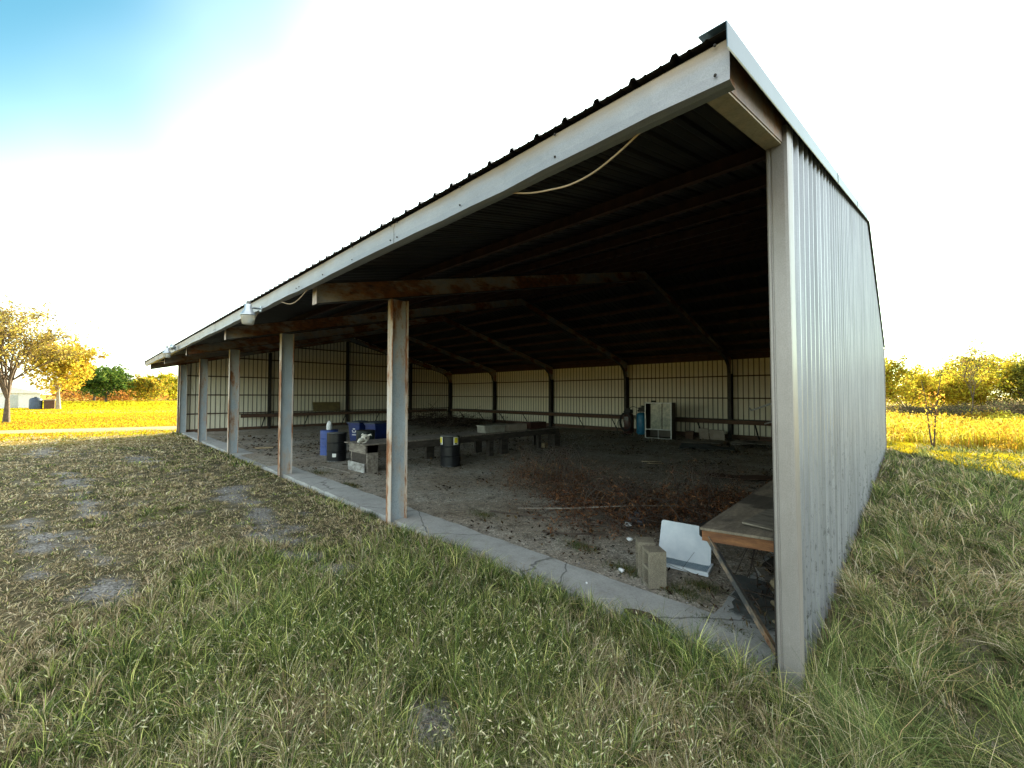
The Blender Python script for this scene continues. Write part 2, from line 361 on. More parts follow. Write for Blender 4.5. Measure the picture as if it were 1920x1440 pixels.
def vnoise(x, y, sc, seed=0):
    r = np.random.default_rng(seed); g = r.random((64, 64)); u = np.asarray(x)/sc+100; v = np.asarray(y)/sc+100
    i = np.floor(u).astype(int); j = np.floor(v).astype(int); fu = u-i; fv = v-j
    fu = fu*fu*(3-2*fu); fv = fv*fv*(3-2*fv); G = lambda a, b: g[a % 64, b % 64]
    return (G(i, j)*(1-fu)+G(i+1, j)*fu)*(1-fv)+(G(i, j+1)*(1-fu)+G(i+1, j+1)*fu)*fv
def pick(pal, w, n, jit=.18):
    pal = np.array(pal); w = np.array(w, float); w /= w.sum()
    c = pal[RNG.choice(len(pal), n, p=w)]; return c*(1+RNG.uniform(-jit, jit, (n, 1)))*(1+RNG.uniform(-.06, .06, (n, 3)))
def gz(x, y):                                    # outdoor ground height
    x = np.asarray(x, float); y = np.asarray(y, float)
    h = .05*(vnoise(x, y, 2.3, 3)-.5)+.03*(vnoise(x, y, .7, 4)-.5)
    d = np.maximum(np.maximum(-28-x, x-.2), np.maximum(-.3-y, y-18.6)); h = h*np.clip(d/.8, 0, 1)
    h = h*np.clip((40-np.hypot(x, y))/8, 0, 1)
    inside = (x > -27.6) & (x < .1) & (y > 0) & (y < 18.4)
    return np.where(inside, -.07, h-.01)
def blades(name, P, H, Wd, lean, C, mat='blade', parent=None, z=None, AZ=None):
    n = len(P); az = RNG.uniform(0, 2*np.pi, n); wz = RNG.uniform(0, 2*np.pi, n)
    z0 = (gz(P[:, 0], P[:, 1]) if z is None else z)-.01
    b = np.stack([P[:, 0], P[:, 1], z0*np.ones(n)], 1)
    if isinstance(lean, tuple): az = lean[1]+RNG.normal(0, lean[2], n); lean = lean[0]
    if AZ is not None: az = AZ
    L = H*lean*RNG.uniform(.3, 1.4, n); d = np.stack([np.cos(az), np.sin(az), 0*az], 1)
    w = np.stack([np.cos(wz), np.sin(wz), 0*wz], 1)*(Wd/2)[:, None]
    up = np.array([0, 0, 1.])
    hz = H*np.clip(1.15-.35*lean*np.ones(n), .25, 1)
    m = b+d*(L*.28)[:, None]+up*(hz*.6)[:, None]; t = b+d*L[:, None]+up*(hz*RNG.uniform(.75, 1, n))[:, None]
    V = np.stack([b-w, b+w, m+w*.8, m-w*.8, t], 1); i = np.arange(n)[:, None]*5
    Fq = np.concatenate([i+np.array([[0, 1, 2, 3]]), i+np.array([[3, 2, 4]])], 1)
    sizes = np.tile([4, 3], n); return npmesh(name, V, Fq, sizes, mat, np.repeat(C, 5, 0), parent)
def cards(name, P, size, C, mat='leaf', parent=None, flat=0., asp=1.):
    n = len(P); a = RNG.normal(size=(n, 3)); a[:, 2] += flat*2.5; a /= np.linalg.norm(a, axis=1)[:, None]
    r = RNG.normal(size=(n, 3)); u = np.cross(a, r); u /= np.linalg.norm(u, axis=1)[:, None]; v = np.cross(a, u)
    sz = (size*RNG.uniform(.6, 1.4, n))[:, None]/2
    V = np.stack([P-u*sz*1.25, P-v*sz*.6*asp, P+u*sz*1.25, P+v*sz*.6*asp], 1)
    F = np.arange(n*4); return npmesh(name, V, F, np.full(n, 4), mat, np.repeat(C, 4, 0), parent)

# ------------------------------------------------------------------ ground
BARE = [(-9.3, -1.25, 1.3, .35, -.1), (-7.6, -1.3, .7, .25, 0), (-6.1, -1.45, .5, .3, 0), (-7.4, -3.4, .9, .25, .2), (-4.2, -1.35, .35, .3, 0), (-1.5, -1.9, .3, .2, 0), (-5.3, -3.2, .6, .2, .1), (-14, -3.6, 2, .3, .1), (-17, -2.2, 1.5, .4, .1), (-22, -4.5, 2.2, .5, .1), (-8.6, -3.9, 1.6, .22, .15), (-6.6, -3.75, .7, .16, .1), (-10.5, -3.4, 1.3, .2, .1), (-5.1, -1.5, .45, .18, .6)]
def bare(x, y):
    b = np.zeros(len(x))
    for cx, cy, a_, b_, t in BARE:
        dx, dy = x-cx, y-cy; u = dx*math.cos(t)+dy*math.sin(t); v = -dx*math.sin(t)+dy*math.cos(t)
        b = np.maximum(b, 1.35-np.sqrt((u/a_)**2+(v/b_)**2))
    return b*.95-.38+(vnoise(x, y, .35, 31)-.5)*1.1+(vnoise(x, y, .12, 32)-.5)*.5
def axis(lo, hi, step, far):
    a = list(np.arange(lo, hi+.01, step)); s = step
    L = [a[0]]; 
    while L[-1] > -far: s *= 1.25; L.append(L[-1]-s)
    s = step; R = [a[-1]]
    while R[-1] < far: s *= 1.25; R.append(R[-1]+s)
    return np.array(L[:0:-1]+a+R[1:])
gx, gy = axis(-24, 5, .14, 2600), axis(-8, 20, .14, 2600)
X, Y = np.meshgrid(gx, gy, indexing='ij'); Z = gz(X, Y); nx, ny = X.shape
ii = (np.arange(nx-1)[:, None]*ny+np.arange(ny-1)[None, :]).ravel()
gr = npmesh('ground', np.stack([X, Y, Z], -1).reshape(-1, 3), np.stack([ii, ii+ny, ii+ny+1, ii+1], 1), np.full(len(ii), 4), 'ground', np.repeat(np.where((np.hypot(X, Y) < 40), np.clip(bare(X.ravel(), Y.ravel()).reshape(X.shape)*2.2, 0, 1), 0).reshape(-1, 1), 3, 1))
tag(gr, kind='structure')
# gravel floor of the barn
fx, fy = np.arange(-27.45, .06, .15), np.arange(.25, 18.3, .15)
X, Y = np.meshgrid(fx, fy, indexing='ij'); Z = .03*(vnoise(X, Y, 1.2, 11)-.5)+.015*(vnoise(X, Y, .35, 12)-.5); nx, ny = X.shape
ii = (np.arange(nx-1)[:, None]*ny+np.arange(ny-1)[None, :]).ravel()
fl = npmesh('gravel_floor', np.stack([X, Y, Z], -1).reshape(-1, 3), np.stack([ii, ii+ny, ii+ny+1, ii+1], 1), np.full(len(ii), 4), 'gravel')
tag(fl, kind='structure')
def fz(x, y): return float(.03*(vnoise(x, y, 1.2, 11)-.5)+.015*(vnoise(x, y, .35, 12)-.5))
# tracks crossing the far lawn
def strip(name, pts, w, z, mat):
    mb = MB(); L = []
    for i, p in enumerate(pts):
        q = Vector(pts[min(i+1, len(pts)-1)])-Vector(pts[max(i-1, 0)]); q.normalize(); nrm = Vector((-q.y, q.x)); ww = w*random.uniform(.85, 1.15)
        L += [(p[0]+nrm.x*ww/2, p[1]+nrm.y*ww/2, z), (p[0]-nrm.x*ww/2, p[1]-nrm.y*ww/2, z)]
    mb.add(L, [(2*i, 2*i+2, 2*i+3, 2*i+1) for i in range(len(pts)-1)]); o = mb.build(name, mat); tag(o, kind='structure'); return o
strip('track', [(-36, -40), (-35.6, -25), (-35.2, -14), (-34.8, -7), (-32.6, -2), (-31.6, 2), (-31.2, 10), (-32, 25), (-34, 50)], 3.6, .006, 'track')
strip('path', [(-90, -60), (-82, -30), (-78, -12), (-74, -6), (-68, -2), (-64, 3), (-66, 12)], 9, .006, 'track')
# concrete foundation strip with rough edges
def foundation():
    mb = MB(); xs = np.arange(-27.5, .07, .2); vs = []; fs = []
    for x in xs:
        gap = 1 if -15.9 < x < -12.6 else 0
        jo, ji = random.uniform(-.02, .02), random.uniform(-.025, .02)
        top = .025 if not gap else -.03
        yo, yi = .10+jo, .70+ji
        vs += [(x, yo, -.12), (x, yo+.015, top), (x, yi-.02, top+.005), (x, yi, -.12)]
    for i in range(len(xs)-1):
        for k in range(3): fs.append((4*i+k, 4*i+k+1, 4*i+5+k, 4*i+4+k))
    mb.add(vs, fs)
    vs = []; fs = []; ys = np.arange(.68, 18.2, .25)
    for y in ys:
        xi = -.68+random.uniform(-.03, .03) if y < 3.2 else -.35
        vs += [(xi, y, -.12), (xi+.02, y, .022), (.03, y, .022)]
    for i in range(len(ys)-1):
        for k in range(2): fs.append((3*i+k, 3*i+k+1, 3*i+4+k, 3*i+3+k)[::-1])
    mb.add(vs, fs); o = mb.build('foundation_strip', 'concrete'); tag(o, kind='structure')
foundation()

# ------------------------------------------------------------------ barn
B, SL, RY, WD = 5.49, .24, 9.15, 18.3
barn = empty('pole_barn', (0, 0, 0), 'large open-fronted metal pole barn with ribbed gable walls and rusty steel posts', 'barn')
def slope(y, z0): return z0+SL*(y if y <= RY else 2*RY-y)
def ribs(s0, s1, p=.2286, hh=.026):
    L = []; s = s0+.05
    L.append((s0, 0))
    while s < s1-.03:
        L += [(s-.024, 0), (s-.011, hh), (s+.011, hh), (s+.024, 0)]
        for m in (.072, .156):
            if s+m+.012 < s1: L += [(s+m-.012, 0), (s+m, .006), (s+m+.012, 0)]
        s += p
    L.append((s1, 0)); return L
def sheet(name, prof, rows, fn, mats, thick_dir, skip=(), th=.003):
    """prof: (s,h) list, rows: row params, fn(s,h,row)->xyz; two skins"""
    n = len(prof); V = []; F = []; MI = []
    for skin in (0, 1):
        for r in rows:
            for s_, h in prof: V.append(Vector(fn(s_, h, r))+Vector(thick_dir)*(th*skin))
    m = len(rows)
    for skin in (0, 1):
        o = skin*m*n
        for i in range(m-1):
            for k in range(n-1):
                if (i, k) in skip: continue
                f = (o+i*n+k, o+i*n+k+1, o+(i+1)*n+k+1, o+(i+1)*n+k)
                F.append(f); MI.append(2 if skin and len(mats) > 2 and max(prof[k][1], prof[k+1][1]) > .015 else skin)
    mb = MB(); mb.v = [tuple(v) for v in V]; mb.f = F; mb.mi = MI; mb.sm = [False]*len(F)
    return mb.build(name, mats, barn)
XL, XR = -27.62, .085
pr = ribs(XL-.02, XR+.01)
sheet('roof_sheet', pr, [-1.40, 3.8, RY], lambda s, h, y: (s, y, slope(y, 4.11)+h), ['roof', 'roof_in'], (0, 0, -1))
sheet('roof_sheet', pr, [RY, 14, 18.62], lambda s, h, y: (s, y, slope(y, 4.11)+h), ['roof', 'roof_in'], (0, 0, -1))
pw = ribs(.09, 18.36)
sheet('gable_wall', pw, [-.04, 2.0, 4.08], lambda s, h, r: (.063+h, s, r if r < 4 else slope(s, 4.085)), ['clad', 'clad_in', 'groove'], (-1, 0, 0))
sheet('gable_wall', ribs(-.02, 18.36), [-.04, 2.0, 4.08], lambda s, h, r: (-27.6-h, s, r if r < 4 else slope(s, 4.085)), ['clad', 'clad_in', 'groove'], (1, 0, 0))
pb = ribs(-27.6, .06)
def idx(x): return [k for k in range(len(pb)-1) if pb[k][0] <= x < pb[k+1][0] or (x <= pb[k][0] < x+.09)]
skip = set()
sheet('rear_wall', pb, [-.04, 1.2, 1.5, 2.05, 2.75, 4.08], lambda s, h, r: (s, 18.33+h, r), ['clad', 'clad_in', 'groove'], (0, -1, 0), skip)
# ridge cap
mb = MB(); mb.xprism([(RY-.3, slope(RY-.3, 4.14)), (RY, slope(RY, 4.15)), (RY+.3, slope(RY-.3, 4.14)), (RY+.3, slope(RY-.3, 4.145)), (RY, slope(RY, 4.165)), (RY-.3, slope(RY-.3, 4.145))], XL, XR); mb.build('ridge_cap', 'roof', barn)
# rake trims on both gables
def rake(x, sg):
    mb = MB()
    prof = [(-.09, .028), (.035, .028), (.037, -.095), (.072, -.165)]   # (x offset, z offset from sheet)
    ys = [-1.42, 2.5, 6, RY, 12, 15.5, 18.66]
    for a in range(3):
        vs = []
        for y in ys:
            for q in (prof[a], prof[a+1]): vs.append((x+sg*q[0], y, slope(y, 4.11)+q[1]))
            for q in (prof[a+1], prof[a]): vs.append((x+sg*(q[0]-.004), y, slope(y, 4.11)+q[1]-.004))
        fs = []
        for i in range(len(ys)-1):
            for k in range(4): fs.append((4*i+k, 4*i+(k+1) % 4, 4*i+4+(k+1) % 4, 4*i+4+k))
        fs += [(0, 1, 2, 3), tuple(4*(len(ys)-1)+k for k in (3, 2, 1, 0))]
        mb.add(vs, fs, 1 if a == 2 else 0)
    for y in (3.05, 6.1, 12.2, 15.2):           # lap joints
        mb.box((x+sg*.0395, y, slope(y, 4.11)-.045), (.004, .03, .15))
    mb.build('rake_trim', ['rake', 'rake_lip'], barn)
rake(.06, 1); rake(-27.6, -1)
# front and rear fascia in lapped lengths
JN = [.092, -2.9, -5.52, -11.0, -16.5, -22.0, -27.62]
for i in range(6):
    x1, x0 = JN[i], JN[i+1]; mb = MB(); pf = [(-1.352, 3.765), (-1.372, 3.745), (-1.384, 3.69), (-1.380, 3.60), (-1.384, 3.545), (-1.34, 3.54), (-1.29, 3.545)]
    vs = []; fs = []; nn = max(4, int((x1-x0)/.35)); off = -.003*(i % 2)
    for a_ in range(nn+1):
        x = x0+(x1-x0)*a_/nn; w = .010*math.sin(x*2.3+math.sin(x))+.005*math.sin(x*7.7)
        for j, (y, z) in enumerate(pf): vs.append((x, y+off+w*(1 if 0 < j < 5 else .2), z+(w*.8 if j == 1 else 0)))
    q = len(pf)
    for a_ in range(nn):
        for j in range(q-1): fs.append((a_*q+j, a_*q+j+1, (a_+1)*q+j+1, (a_+1)*q+j))
    mb.add(vs, fs, 0, False)
    for a_ in range(4):
        x = x0+.06+(x1-x0-.12)*a_/3
        for z in (3.735, 3.59): mb.ball((x, -1.389+off, z), .008, 6, 1)
    mb.build('fascia', ['fascia', 'darksteel'], barn)
mb = MB(); mb.bb(-27.6, .06, 18.55, 18.57, 3.72, 3.9); mb.build('fascia', 'fascia', barn)
# corner trim beside the near opening (leans a little at its foot)
mb = MB(); zz = [(-.06, .028), (.35, .024), (1.2, .018), (3.2, .004), (3.98, 0.)]
poly = [(-.042, .06), (-.042, -.052), (-.034, -.058), (-.022, -.058), (-.018, -.050), (-.010, -.050), (-.006, -.058), (.068, -.06), (.088, -.058), (.091, -.03), (.091, .10), (.084, .10), (.084, -.048), (-.034, -.042), (-.036, .06)]
vs = []; fs = []; q = len(poly)
for j, (z, dx) in enumerate(zz):
    for i, (x, y) in enumerate(poly):
        bx = random.uniform(-.006, .006) if j == 1 and 7 <= i <= 9 else 0
        vs.append((x+dx+bx, y+(.02 if j == 0 else 0)*(y < 0)+bx, z))
for j in range(len(zz)-1):
    for i in range(q): fs.append((j*q+i, j*q+(i+1) % q, (j+1)*q+(i+1) % q, (j+1)*q+i))
mb.add(vs, fs); o = mb.build('corner_trim', 'trim', barn)
mb = MB(); mb.prism([(-27.66, -.06), (-27.48, -.06), (-27.48, -.05), (-27.65, -.05), (-27.65, .1), (-27.66, .1)], -.05, 3.95); mb.build('corner_trim', 'trim', barn)
mb = MB(); mb.prism([(.10, 18.2), (.106, 18.2), (.106, 18.42), (-.05, 18.42), (-.05, 18.41), (.10, 18.41)], -.05, 3.95); mb.build('corner_trim', 'trim', barn)
# frames: rafters, front and rear columns
def hcol(xc, y0, y1, z0, z1, w=.15, t=.012):
    mb = MB()
    mb.bb(xc-w/2, xc+w/2, y0, y0+t, z0, z1, 1); mb.bb(xc-w/2, xc+w/2, y1-t, y1, z0, z1, 1); mb.bb(xc-.005, xc+.005, y0+t, y1-t, z0, z1, 0)
    return mb
for k in range(6):
    xc = -B*k+(.075 if k else -.01)
    if k == 5: xc = -27.45+.075
    w = .10 if k == 0 else .15; xc = .005 if k == 0 else xc
    # rafter: web polygon + flange ribbons
    top = [(-1.185, slope(-1.185, 3.945)), (RY, slope(RY, 3.945)), (WD-.05, slope(WD-.05, 3.945))]
    bot = [(-1.185, slope(-1.185, 3.66)), (RY, slope(RY, 3.66)), (16.9, slope(16.9, 3.66)), (17.45, slope(17.45, 3.60)), (17.8, slope(17.8, 3.42)), (17.93, 3.12)]
    if k == 0:
        top = [(y, z+.13) for y, z in top]; bot = [(-1.34, slope(-1.34, 3.875)), (RY, slope(RY, 3.875)), (WD-.05, slope(WD-.05, 3.875))]; top[0] = (-1.34, slope(-1.34, 4.075))
    mb = MB()
    mb.xprism([*top, *([(WD-.05, 3.12)] if k else []), *bot[::-1]], xc-.005, xc+.005, 0)
    def ribbon(pl, dz, mi):
        vs = []; n = len(pl)
        for (y, z) in pl: vs += [(xc-w/2, y, z), (xc+w/2, y, z), (xc+w/2, y, z+dz), (xc-w/2, y, z+dz)]
        fs = [(4*i+j, 4*i+4+j, 4*i+4+(j+1) % 4, 4*i+(j+1) % 4) for i in range(n-1) for j in range(4)]+[(3, 2, 1, 0), tuple(4*(n-1)+j for j in range(4))]
        mb.add(vs, fs, mi)
    ribbon(bot, -.012, 2); ribbon(top, .01, 1)
    if k == 0: mb.bb(.055, .06, -1.18, .0, 3.42, 3.66, 1) if 0 else None
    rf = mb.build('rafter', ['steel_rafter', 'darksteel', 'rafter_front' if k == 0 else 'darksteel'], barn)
    if k: mb = MB(); mb.bb(xc-w/2, xc+w/2, -1.197, -1.187, 3.365, 3.665); mb.build('end_plate', 'plate', rf)
    if k == 0:
        mb = MB()       # channel closing the overhang at the gable
        vs = [(.055, -1.34, slope(-1.34, 3.875)), (.055, .03, slope(.03, 3.875)), (.055, .03, slope(.03, 4.07)), (.055, -1.34, slope(-1.34, 4.07))]
        mb.add(vs+[(x+.006, y, z) for x, y, z in vs], [(0, 1, 2, 3), (4, 7, 6, 5), (0, 4, 5, 1), (1, 5, 6, 2), (2, 6, 7, 3), (3, 7, 4, 0)]); mb.build('web_plate', 'rafter_side', rf)
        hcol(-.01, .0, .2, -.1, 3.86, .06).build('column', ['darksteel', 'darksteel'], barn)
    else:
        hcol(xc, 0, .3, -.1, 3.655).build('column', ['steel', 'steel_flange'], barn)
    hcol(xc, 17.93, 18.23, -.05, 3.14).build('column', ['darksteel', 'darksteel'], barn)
    for y in (.6, 1.75, 2.95, 4.15, 5.3):       # purlin clips on top of rafter
        if k: mb = MB(); mb.box((xc+.03, y, slope(y, 3.945)+.085), (.01, .06, .15)); mb.build('purlin_clip', 'steel', rf)
for y in (4.31, 9.15, 14.22):
    z1 = slope(y, 3.6)
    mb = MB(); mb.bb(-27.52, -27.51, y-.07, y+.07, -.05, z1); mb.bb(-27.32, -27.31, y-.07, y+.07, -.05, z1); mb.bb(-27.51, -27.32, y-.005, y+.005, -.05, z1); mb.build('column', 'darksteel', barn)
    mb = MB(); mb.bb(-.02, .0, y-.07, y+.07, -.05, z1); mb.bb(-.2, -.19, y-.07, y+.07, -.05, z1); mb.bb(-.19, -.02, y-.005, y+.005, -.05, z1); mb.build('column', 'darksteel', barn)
# purlins
py = [-1.3, .55, 1.7, 2.9, 4.1, 5.25, 6.4, 7.5, 8.55, 8.95]
for y in py+[2*RY-q for q in py[1:]]:
    z = slope(y, 3.957); mb = MB(); h = .145
    x0, x1 = -27.55, .05
    mb.bb(x0, x1, y-.002, y+.002, z, z+h); mb.bb(x0, x1, y+.002, y+.06, z+h-.004, z+h); mb.bb(x0, x1, y-.06, y-.002, z, z+.004)
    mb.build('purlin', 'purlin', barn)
mb = MB(); mb.bb(-27.55, .06, 18.24, 18.32, 3.84, 4.115); mb.build('eave_strut', 'purlin', barn)
# girts
for z in (1.0, 2.05, 3.1, 4.2, 5.1):
    dy = max(0, (z-4.0)/SL); mb = MB(); mb.bb(-27.59, -27.53, .1+dy, 18.2-dy, z-.03, z+.03); mb.build('girt', 'girt', barn)
    mb = MB(); mb.bb(0., .055, .12+dy, 18.2-dy, z-.03, z+.03); mb.build('girt', 'girt', barn)
for z in (1.96, 3.03): mb = MB(); mb.bb(-27.5, -.05, 18.25, 18.32, z-.028, z+.028); mb.build('girt', 'girt', barn)
mb = MB(); mb.bb(-27.5, -.05, 18.2, 18.3, -.02, .2); mb.build('base_board', 'wood_bench', barn)
mb = MB(); mb.bb(-27.58, -27.5, .1, 18.2, -.02, .16); mb.build('base_board', 'wood_bench', barn)
# cladding screws on the near gable
mb = MB()
for z in (1.0, 2.06, 3.1, 3.75, 4.2, 5.1):
    s = .16
    while s < 18.2:
        if slope(s, 4.0) > z: mb.box((.072, s, z+random.uniform(-.012, .012)), (.018, .017, .017))
        s += .2286
tag(mb.build('screws', 'darksteel', barn), kind='stuff')

# ------------------------------------------------------------------ things fixed to / hung on the barn
def security_light(loc, label, rz=0, s=1.):
    r = empty('security_light', loc, label, 'light', 'security lights under the eave', rz)
    q = lambda prof: [(a*s, b*s) for a, b in prof]
    mb = MB(); mb.lathe(q([(.045, .33), (.05, .325), (.055, .26), (.062, .25), (.07, .22), (.11, .165), (.118, .15), (.118, .135), (.10, .135)][::-1]), 24); mb.build('housing', 'lampbody', r)
    mb = MB(); mb.lathe(q([(.112, .134), (.108, .12), (.085, .0), (.07, -.008), (.0001, -.01)][::-1]), 16); mb.build('lens', 'lens', r)
    mb = MB(); mb.tube([(0, .0, .27*s), (-.06*s, .09, .29*s), (-.12*s, .2, .30*s)], .017*s, 8); mb.box((-.125*s, .215, .3*s), (.06, .02, .09)); mb.build('arm', 'lampbody', r)
    mb = MB(); mb.lathe(q([(.033, .33), (.033, .375), (.02, .385)]), 16); mb.build('photocell', 'drumlid', r)
    return r
security_light((-7.18, -1.60, 3.245), 'aluminium security light with clear lens nearer the open end of the eave')
security_light((-17.0, -1.62, 3.30), 'aluminium security light far down the eave near the floodlight')
fl_ = empty('floodlight', (-16.75, -1.44, 3.62), 'small round floodlight clamped on the far end of the eave', 'light')
mb = MB(); mb.lathe([(.04, 0), (.06, .03), (.085, .11), (.085, .13)], 16); o = mb.build('head', 'lampbody', fl_); o.rotation_euler = (math.radians(75), 0, math.radians(25))
mb = MB(); mb.tube([(0, 0, 0), (0, .04, .05), (0, .07, .05)], .012); mb.build('bracket', 'lampbody', fl_)
def cable(pts, r, label):
    P = [Vector(p) for p in pts]; out = []
    for i in range(len(P)-1):
        p0, p1, p2, p3 = P[max(i-1, 0)], P[i], P[i+1], P[min(i+2, len(P)-1)]
        for t in np.linspace(0, 1, 9)[:-1 if i < len(P)-2 else None]:
            out.append(.5*((2*p1)+(-p0+p2)*t+(2*p0-5*p1+4*p2-p3)*t*t+(-p0+3*p1-3*p2+p3)*t**3))
    mb = MB(); mb.tube(out, r, 8); return tag(mb.build('cable', 'cable'), label, 'cable', 'cables drooping from the eave')
cable([(-1.39, -1.30, 3.55), (-1.25, -1.26, 3.515), (-1.1, -1.24, 3.49), (-.93, -1.22, 3.475), (-.75, -1.22, 3.487), (-.55, -1.26, 3.515), (-.39, -1.30, 3.55)], .006, 'long tan cable drooping below the eave nearest the open end')
cable([(-6.42, -1.33, 3.54), (-6.1, -1.3, 3.46), (-5.75, -1.3, 3.47), (-5.32, -1.32, 3.55)], .006, 'short pale cable loop under the eave beside the first exposed rafter end')
cable([(-8.4, -1.32, 3.54), (-8.1, -1.3, 3.47), (-7.75, -1.32, 3.54)], .006, 'pale cable loop under the eave just beyond the nearer security light')
mb = MB()
for pts in ([(-.03, .35, 2.03), (-.18, .6, 2.0), (-.42, 1.05, 1.93), (-.45, 1.1, 1.95)],): mb.tube(pts, .008, 6)
tag(mb.build('metal_rod', 'alum'), 'thin bent metal rod sticking out level from inside the near gable wall', 'rod')
mb = MB(); mb.tube([(-.03, .4, 1.87), (-.2, .75, 1.84), (-.3, 1.0, 1.81)], .006, 6)
tag(mb.build('metal_rod', 'alum'), 'short straight metal rod below the bent one on the near gable wall', 'rod')

# shelves along left and rear walls
def shelf(label, a, b, n_brace, zt, wall, mat='wood_bench'):
    ax, ay = a; bx, by = b; L = Vector((bx-ax, by-ay, 0)); ln = L.length; d = L/ln; nrm = Vector((wall[0], wall[1], 0))
    r = empty('wall_shelf', (ax, ay, 0), label, 'shelf', 'long shelves along the inner walls')
    mb = MB(); rz = math.atan2(d.y, d.x); c = d*ln/2
    mb.box((c.x, c.y, zt-.09), (ln, .045, .18), rz); mb.build('front_rail', mat, r)
    mb = MB(); mb.box((c.x+nrm.x*.36, c.y+nrm.y*.36, zt+.01), (ln, .66, .022), rz); mb.build('shelf_board', 'wood_dark', r)
    for i in range(n_brace):
        t = (i+.5)/n_brace*ln; p = d*t; mb = MB()
        mb.tube([(p.x+nrm.x*.02, p.y+nrm.y*.02, zt-.17), (p.x+nrm.x*.66, p.y+nrm.y*.66, .05)], .035, 4, 0, False); mb.build('brace', 'darksteel', r)
shelf('long brown shelf on braces along the far left gable wall', (-26.85, 2.7), (-26.85, 17.4), 6, .92, (-1, 0))
shelf('long brown shelf on braces along the rear wall between far corner and compressor', (-26.6, 17.55), (-10.4, 17.55), 7, .93, (0, 1))
shelf('shorter brown shelf on the rear wall right of the display cabinet', (-8.0, 17.5), (-.5, 17.5), 3, .93, (0, 1))
mb = MB(); R = Matrix.Rotation(math.radians(-8), 3, 'Y'); mb.box((-27.42, 7.75, 1.28), (.03, 1.75, .62), R)
tag(mb.build('leaning_board', simple('mustard_board', (.2, .15, .06), (.13, .1, .045), 4, .8)), 'mustard brown board leaning on the left wall above the shelf', 'board')

# workbench along the near gable wall
wb = empty('workbench', (-.4, .5, 0), 'plywood-topped workbench with orange-brown front board beside the near gable wall', 'workbench')
def P3(x, y, z): return (x+.4, y-.5, z)
def quadslab(mb, c, th, mi=0):
    vs = [P3(*p) for p in c]; vs += [(x, y, z-th) for x, y, z in vs]
    mb.add(vs, [(0, 1, 2, 3), (7, 6, 5, 4), (0, 4, 5, 1), (1, 5, 6, 2), (2, 6, 7, 3), (3, 7, 4, 0)], mi); return mb
quadslab(MB(), [(-.70, .44, .885), (-.01, .50, .915), (-.01, 6.2, .91), (-.76, 6.2, .87)], .022).build('bench_top', 'ply', wb)
mb = quadslab(MB(), [(-.69, .455, .861), (-.01, .515, .891), (-.01, .555, .891), (-.69, .495, .861)], .095); mb.build('front_board', 'wood_red', wb, .004)
mb = quadslab(MB(), [(-.74, .6, .860), (-.70, .6, .861), (-.72, 6.2, .847), (-.76, 6.2, .846)], .095); mb.build('side_board', 'wood_dark', wb)
mb = MB()
for q in ((.02, 0), (0, .02)):
    pa, pb_ = Vector(P3(-.655, .47, .80)), Vector(P3(-.045, .30, .0))
    d = (pb_-pa); u = Vector((0, 1, 0)); w = d.cross(u).normalized()
    a_, b_ = (.028, .003) if q[0] else (.003, .028)
    vs = [p+u*s1*a_+w*s2*b_+(u*.028 if not q[0] else w*.028) for p in (pa, pb_) for s1, s2 in ((-1, -1), (1, -1), (1, 1), (-1, 1))]
    mb.add(vs, [(0, 1, 2, 3), (7, 6, 5, 4), (0, 4, 5, 1), (1, 5, 6, 2), (2, 6, 7, 3), (3, 7, 4, 0)])
mb.build('angle_brace', rusty('rusty_angle_iron', (.045, .045, .05), (.03, .03, .03), .40, 3, (1, 1, .6)), wb)
mb = MB(); mb.tube([P3(-.66, 3.3, .8), P3(-.06, 3.3, .05)], .025, 4, 0, False); mb.build('angle_brace', 'darksteel', wb)
mb = MB(); pts = [(-.735, .52), (-.70, .47), (-.69, .55), (-.69, .78), (-.72, .8), (-.745, .7), (-.755, .58)]
mb.prism([(x+.4, y-.5) for x, y in pts], .79, .872); mb.build('torn_rubber_edge', 'rubber', wb)
mb = MB(); vs = [(-.43, .72, .93), (-.03, .60, .945), (-.03, 1.75, .945), (-.37, 1.35, .93)]
mb.add(vs+[(x, y, z-.014) for x, y, z in vs], [(0, 1, 2, 3), (7, 6, 5, 4), (0, 4, 5, 1), (1, 5, 6, 2), (2, 6, 7, 3), (3, 7, 4, 0)])
tag(mb.build('plywood_offcut', simple('grey_plywood_offcut', (.24, .21, .165), (.09, .08, .065), 5, .85, stretch=(1, 3, 1), fine=40)), 'loose grey plywood offcut lying on the workbench', 'board')

# ------------------------------------------------------------------ floor clutter
def cinder(loc, rz, label, tilt=0):
    r = MB(); L, Hh, D = .19, .39, .19           # stood on end
    # shell with two open cores seen from -x side
    t = .032
    for (y0, y1, z0, z1) in ((-D/2, D/2, 0, t), (-D/2, D/2, Hh-t, Hh), (-D/2, D/2, Hh/2-t/2, Hh/2+t/2), (-D/2, -D/2+t, t, Hh/2-t/2), (D/2-t, D/2, t, Hh/2-t/2), (-D/2, -D/2+t, Hh/2+t/2, Hh-t), (D/2-t, D/2, Hh/2+t/2, Hh-t)):
        r.bb(-L/2, L/2, y0, y1, z0, z1)
    o = r.build('cinder_block', 'block'); o.location = loc; o.rotation_euler = (0, tilt, rz)
    return tag(o, label, 'block', 'cinder blocks stood on end')
cinder((-1.36, .93, .0), math.radians(48), 'tan cinder block on end nearest the concrete strip')
cinder((-1.56, 1.13, .0), math.radians(35), 'paler cinder block on end behind the nearer one')
